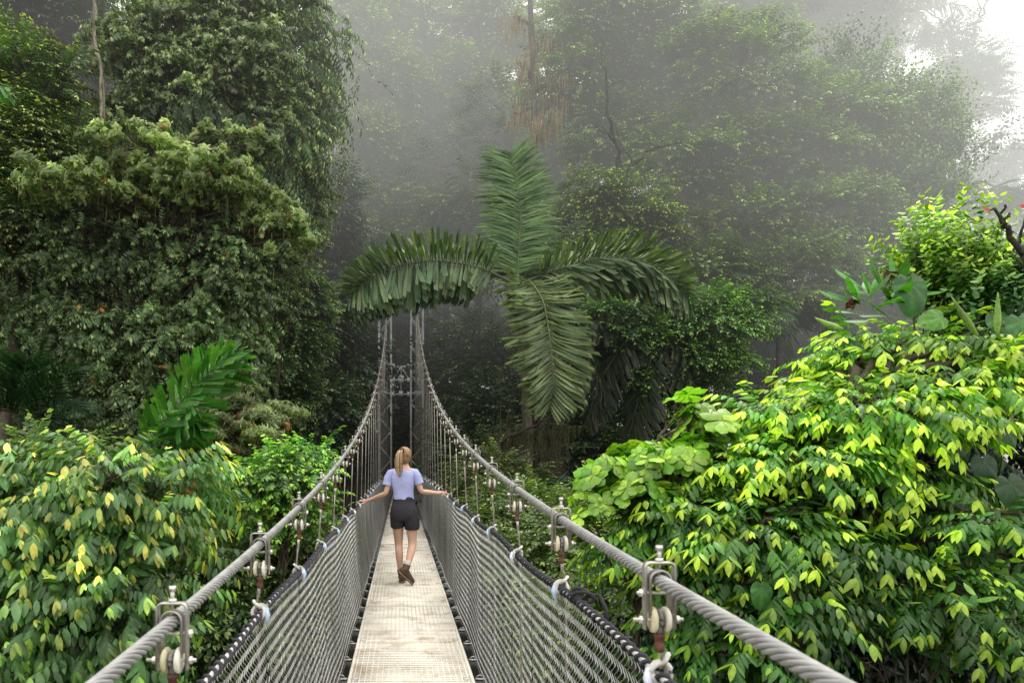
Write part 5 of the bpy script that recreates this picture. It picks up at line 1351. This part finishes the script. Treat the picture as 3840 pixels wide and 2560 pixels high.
# arum with heart shaped leaves: each leaf on its own stalk
HT = None
def heart_leaf(mb, sb, base, c, d, up, s, col):
    n1, n2 = 14, 5; V = []; 
    X = nrm(np.array(d, float)); Y = nrm(np.cross(up, X)); Z = np.cross(X, Y)
    th = np.linspace(-PI, PI, 2 * n1 + 1)[:-1]
    def outline(a):
        r = .52 + .16 * math.cos(a) + .30 * max(0, math.cos(a)) ** 5 - .0
        if abs(a) > 2.55: r *= 1 - .62 * ((abs(a) - 2.55) / (PI - 2.55)) ** 1.3
        return r * (1.0 + .0 * a)
    for j in range(1, n2 + 1):
        for a in th:
            r = outline(a) * j / n2; x, y = r * math.cos(a), r * math.sin(a) * .92
            z = -.25 * (x * x + y * y) + .05 * abs(y) - .02 * math.cos(a * 9) * r + .02 * math.sin(a * 5) * j / n2
            V.append(c + s * (x * X + y * Y + z * Z))
    k = 2 * n1; Q = []
    for j in range(n2 - 1):
        for i in range(k): Q.append((j * k + i, j * k + (i + 1) % k, (j + 1) * k + (i + 1) % k, (j + 1) * k + i))
    T = [(len(V), (i + 1) % k, i) for i in range(k)]
    V.append(np.array(c))
    ang = np.tile(th, n2); vein = (np.abs(np.sin(ang * 4.5)) < .25) | (np.abs(ang) < .05)
    C = np.array(col)[None] * (1 + .5 * vein[:, None]); C = np.concatenate([C, np.array(col)[None] * 1.6])
    mb.add(V, Q, T, C)
    sb.tubes(bez(base, c, 8, up=.12)[None], .008, 6, np.array((.10, .16, .04)))
def arum(label, base, leaves):
    r = empty('arum', base, label, 'plant')
    for (u, v, Y, s, du, dv, col) in leaves:
        mb = MB(); sb = MB()
        c = P(u, v, Y); d = np.array([du, -.25, -dv]); up = np.array([0, -1., .35])
        heart_leaf(mb, sb, np.array(base) + rs.normal(0, .03, 3), c, d, up, s, col)
        lf = mb.build('leaf', M_GLOSS, r, smooth=True); sb.build('stalk', M_GLOSS, lf, smooth=True)
    return r
DG = (.018, .065, .022); MG = (.045, .13, .030); LG = (.10, .24, .035)
arum('arum with large heart shaped leaves among the upright plants on top of the shrub', P(2110, 800, 6.4), [(2090, 650, 6.3, .30, .05, 1, MG), (2160, 730, 6.1, .20, -1, .25, LG), (2290, 730, 6.2, .22, .3, .8, MG), (2230, 780, 6.3, .24, .8, .5, DG), (2345, 740, 6.0, .26, .1, 1, MG), (1960, 790, 6.2, .16, -.3, .9, MG)])
arum('arum with dark heart shaped leaves climbing at the right edge in shade', P(2260, 1300, 6.3), [(2200, 1140, 5.9, .26, 0, 1, DG), (2260, 1060, 5.9, .22, .1, 1, DG), (2200, 1020, 6.0, .22, -.1, 1, DG), (2320, 1110, 5.8, .26, .2, 1, (.025, .08, .022)), (2310, 990, 5.9, .18, .1, 1, MG), (2040, 1040, 6.1, .3, 0, 1, DG), (2110, 1160, 6.0, .17, 0, 1, DG), (2150, 1240, 5.9, .2, -.3, .9, DG), (2300, 1200, 5.8, .24, 0, 1, DG), (1900, 970, 6.2, .2, .1, 1, DG)])
arum('single broad heart shaped leaf low in the middle of the lime green shrub', P(1800, 1450, 5.5), [(1750, 1350, 4.75, .145, -.1, 1, MG), (1785, 1325, 4.8, .08, .6, .6, MG)])
# pale unrolled spathes
for a_, b_, lab in (((2245, 770), (2185, 680), 'pale green rolled bud leaning left above the shrub top'), ((1935, 755), (1870, 728), 'pale green rolled bud poking out at the far left of the shrub top'), ((2290, 770), (2292, 670), 'pale green rolled bud standing upright by the right edge')):
    sp_ = MB(); pts = bez(P(*a_, 6.0), P(*b_, 5.9), 9, up=-.05); sp_.tubes(pts[None], np.array([.012, .016, .024, .026, .024, .02, .015, .009, .002]), 8, np.array((.30, .42, .14)))
    o = sp_.build('arum_bud', M_GLOSS, smooth=True); tag(o, lab, 'bud', 'rolled arum buds on the shrub top')
# dead mossy branch with red leaves
db = empty('dead_branch', P(2400, 760, 5.6), 'dark dead branch with stub twigs and two red leaves at the right edge', 'branch')
mm = MB()
for a_, b_, r0, r1 in (((2400, 760), (2350, 585), .03, .022), ((2350, 585), (2305, 520), .022, .02), ((2305, 520), (2285, 478), .014, .010), ((2305, 520), (2308, 470), .013, .009), ((2305, 525), (2318, 490), .012, .008), ((2338, 570), (2362, 480), .012, .008), ((2285, 478), (2275, 482), .008, .004)):
    mm.tubes(bez(P(*a_, 5.6), P(*b_, 5.6), 8, rs=rs, wob=.012)[None], np.linspace(r0, r1, 8), 7, np.array((.028, .02, .02)))
moss_hang(mm, np.array([P(2330 + i, 555 + i, 5.6) for i in range(-20, 20, 3)]), rs, 60, .06, (.06, .08, .02), .006)
mm.build('stem', M_BARK, db, smooth=True)
mm = MB()
for u, v in ((2270, 478), (2354, 472)): mm.add(*place(leaf_tpl(1, .8, 3, .3, .1), P(u + 4, v + 3, 5.58)[None], np.array([[-.9, -.2, .3]]), np.array([[0, -1, .3]]), np.array([.05]), np.array([(.55, .06, .02)])))
mm.build('red_leaf', M_LEAF, db)
# glossy sprig bottom right
plant('shrub', 'small glossy sprig with paired oval leaves near the lower right corner', 'shrub', [R_(1990, 1500, 60, 60, 4.9, .15), R_(2170, 1500, 60, 50, 4.9, .15)], (3.2, 5.8, float(ground_z(3.2, 5.8))), make_species(upright, 51, 5, n=11, L=.34, leaf=.10, w=.45, st=4, young=4), ((.03, .10, .02), (.06, .18, .03), (.16, .30, .05)), rs, npads=7, size=.12, flat=1, per=4, scale=.9, trunk_r=.02, mat=M_GLOSS, droop=-1, limb_r=.01)

# ---- undergrowth below and beside the deck ----
for lab, regs, base, pal, n in (
    ('dark green undergrowth bush below the left cable, behind the net', [R_(560, 1330, 170, 120, 9.5, .8), R_(480, 1480, 160, 110, 8.5, .7), R_(700, 1290, 90, 80, 10.5, .8), R_(640, 1450, 120, 90, 9, .7)], (-2.6, 10.3), GR_DK, 90),
    ('green undergrowth bush below the right cable, behind the net', [R_(1280, 1290, 130, 100, 10.5, .8), R_(1400, 1400, 110, 90, 9.0, .7), R_(1200, 1200, 90, 60, 12, .8), R_(1330, 1480, 120, 80, 8.5, .6)], (2.6, 11.2), GR_MID, 80),
    ('olive leaved undergrowth bush in the shade right of the bridge', [R_(1130, 1120, 100, 60, 15, .8), R_(1060, 1180, 60, 60, 16, .8), R_(1380, 1200, 90, 60, 11.5, .8)], (2.4, 15.5), GR_OLV, 50),
    ('dark bush against the left edge behind the ribbed leaved shrub', [R_(100, 1150, 200, 120, 8.2, .6), R_(300, 1350, 200, 160, 7.8, .6), R_(80, 1400, 200, 160, 7.4, .6)], (-4.2, 9.4), GR_DK, 80)):
    plant('undergrowth_bush', lab, 'bush', regs, (base[0], base[1], float(ground_z(*base))), S_SM, pal, rs, npads=n, size=.42, flat=.6, per=70, scale=.95, trunk_r=.06, mat=M_GLOSS, moss=200, moss_col=(.06, .06, .02), moss_L=.35, sub=2)

# ---- forest behind: prototypes with several copies each ----
def proto(seed, H, kind, pal, spread, npads, size, per, scale, moss=0, tr=.3, low=.35):
    r_ = np.random.default_rng(seed)
    top = np.array([0, 0, H])
    regs = [(0, 0, H * .78, spread, spread, H * .2), (spread * .5, 0, H * .6, spread * .6, spread * .6, H * .12), (-spread * .5, -.5, H * (low + .15), spread * .6, spread * .6, H * .12), (0, -spread * .3, H * low, spread * .7, spread * .5, H * .1)]
    return plant('forest_tree', 'forest tree', 'tree', regs, (0, 0, 0), kind, pal, r_, npads=npads, size=size, flat=.55, per=per, scale=scale, trunk_r=tr, trunk_top=(0, 0, H * .86), limb_r=tr * .35, moss=moss, moss_L=.9, moss_col=(.07, .065, .03), group='forest trees behind the bridge', sub=3)[0]
protos = [proto(201, 21, S_FAR, GR_MID, 3.6, 60, 1.3, 60, .95, 300), proto(202, 25, S_SMD, GR_OLV, 4.2, 70, 1.35, 75, 1.4, 200), proto(203, 18, S_FAR, GR_DK, 3.4, 56, 1.3, 60, .9, 300, low=.2), proto(204, 27, S_FAR, ((.03, .045, .03), (.07, .085, .045), (.14, .14, .06)), 3.0, 36, 1.2, 45, .9, 100, tr=.24, low=.5)]
spots = [
 (-9.5, 26, 0, 'dark tree left of the bridge tower on the bank'), (-5.2, 31, 2, 'dark rounded tree close to the left leg of the bridge tower'), (-2.6, 40, 2, 'shaded tree directly behind the left leg of the bridge tower'),
 (1.6, 41, 0, 'shaded tree directly behind the right leg of the bridge tower'), (5.0, 33, 2, 'dark tree right of the bridge tower, behind the big palm frond'), (8.8, 34, 2, 'dark tree behind the crown of the large palm'),
 (12.5, 33, 0, 'hazy tree behind the fresh green tree on the right'), (17.5, 36, 1, 'hazy tree behind the broad misty tree'), (22, 33, 2, 'hazy tree in the hollow below the right hand misty tree'),
 (-14, 25, 1, 'tall hazy tree rising behind the umbrella tree'), (-19, 27, 0, 'tall dim tree in the top left corner'), (-12.5, 20, 2, 'dark tree filling the middle of the left bank'), (-7.5, 22, 2, 'dark tree behind the glossy small leaved tree'),
 (-5.5, 45, 3, 'thin hazy tree with forked trunk left of the tower top'), (-1.0, 47, 3, 'thin hazy tree with forked trunk above the bridge tower'), (3.0, 50, 3, 'slim hazy tree right of the tower top'), (6.5, 44, 1, 'misty olive tree above the large palm'),
 (10.5, 48, 1, 'misty tall tree behind the moss hung trunk'), (-10, 50, 1, 'faint misty tree in the gap beside the left bank'), (15, 52, 0, 'faint tall tree behind the forked trunk tree'), (-16, 44, 0, 'faint tree high behind the left bank'), (21, 48, 0, 'faint tree behind the broad misty tree'),
 (-3.4, 54, 1, 'tall pale tree above the left bank gap'), (2.2, 58, 0, 'tall pale tree above the tower'), (7.5, 55, 1, 'tall pale tree behind the golden moss'), (-8.5, 38, 1, 'hazy tree between the left bank and the misty gap'), (0.5, 62, 1, 'very faint tree far behind the bridge tower'), (-7, 66, 1, 'very faint tree far behind the left gap'), (8, 64, 0, 'very faint tree far behind the large palm'), (16, 68, 1, 'very faint tree far behind the broad tree'), (-15, 64, 1, 'very faint tree far behind the left bank'),
 (30, 44, 0, 'white washed tree low at the right edge in thick mist'), (27, 36, 2, 'pale tree at right below the misty palm'), (35, 52, 0, 'barely visible tree at the far right edge in thick mist'),
]
for k, (x, y, pi, lab) in enumerate(spots):
    o = copy_tree(protos[pi])
    o.location = (x, y, float(ground_z(x, y)) - .3); o.rotation_euler = (0, 0, rs.uniform(0, 6.28))
    s_ = rs.uniform(.9, 1.15) * (1.0 if y > 43 and x < 14 else 1.0); o.scale = (s_, s_, s_ * rs.uniform(.92, 1.1)); o['label'] = lab
for p_ in protos:
    for ch in list(p_.children): bpy.data.objects.remove(ch)
    bpy.data.objects.remove(p_)
for lab, regs, bx in (('dark leafy thicket behind the left leg of the bridge tower', [R_(790, 820, 80, 140, 40, 2), R_(770, 1020, 90, 120, 39, 2), R_(860, 700, 60, 90, 43, 2)], -3.5),
                      ('dark leafy thicket seen through the portal of the bridge tower', [R_(920, 780, 60, 140, 44, 2), R_(920, 980, 60, 150, 44, 2), R_(920, 620, 70, 70, 46, 2)], 0.),
                      ('dark leafy thicket behind the right leg of the bridge tower', [R_(1040, 800, 90, 130, 40, 2), R_(1040, 1000, 100, 130, 38, 2), R_(1120, 880, 70, 130, 36, 2)], 3.6),
                      ('dark leafy thicket in the hollow under the large palm', [R_(1180, 1000, 120, 110, 27, 2), R_(1330, 1050, 120, 120, 25, 2), R_(1100, 1100, 100, 80, 22, 1.5), R_(1480, 1120, 120, 90, 23, 1.5)], 6.)):
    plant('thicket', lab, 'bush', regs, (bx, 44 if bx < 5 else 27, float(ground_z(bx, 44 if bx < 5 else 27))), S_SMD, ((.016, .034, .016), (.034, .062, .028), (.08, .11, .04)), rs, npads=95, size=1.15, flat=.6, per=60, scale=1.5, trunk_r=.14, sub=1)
# vine on the left
vn = MB(); vn.tubes(bez(P(205, -120, 14.6), P(238, 290, 14.4), 18, rs=rs, wob=.035)[None], .03, 7, np.array((.26, .22, .17)))
vn.tubes(bez(P(205, -120, 14.62), P(240, 300, 14.42), 18, rs=rs, wob=.045)[None], .02, 6, np.array((.2, .17, .12)))
o = vn.build('hanging_vine', M_BARK, smooth=True); tag(o, 'pale twisted liana hanging at upper left', 'vine')
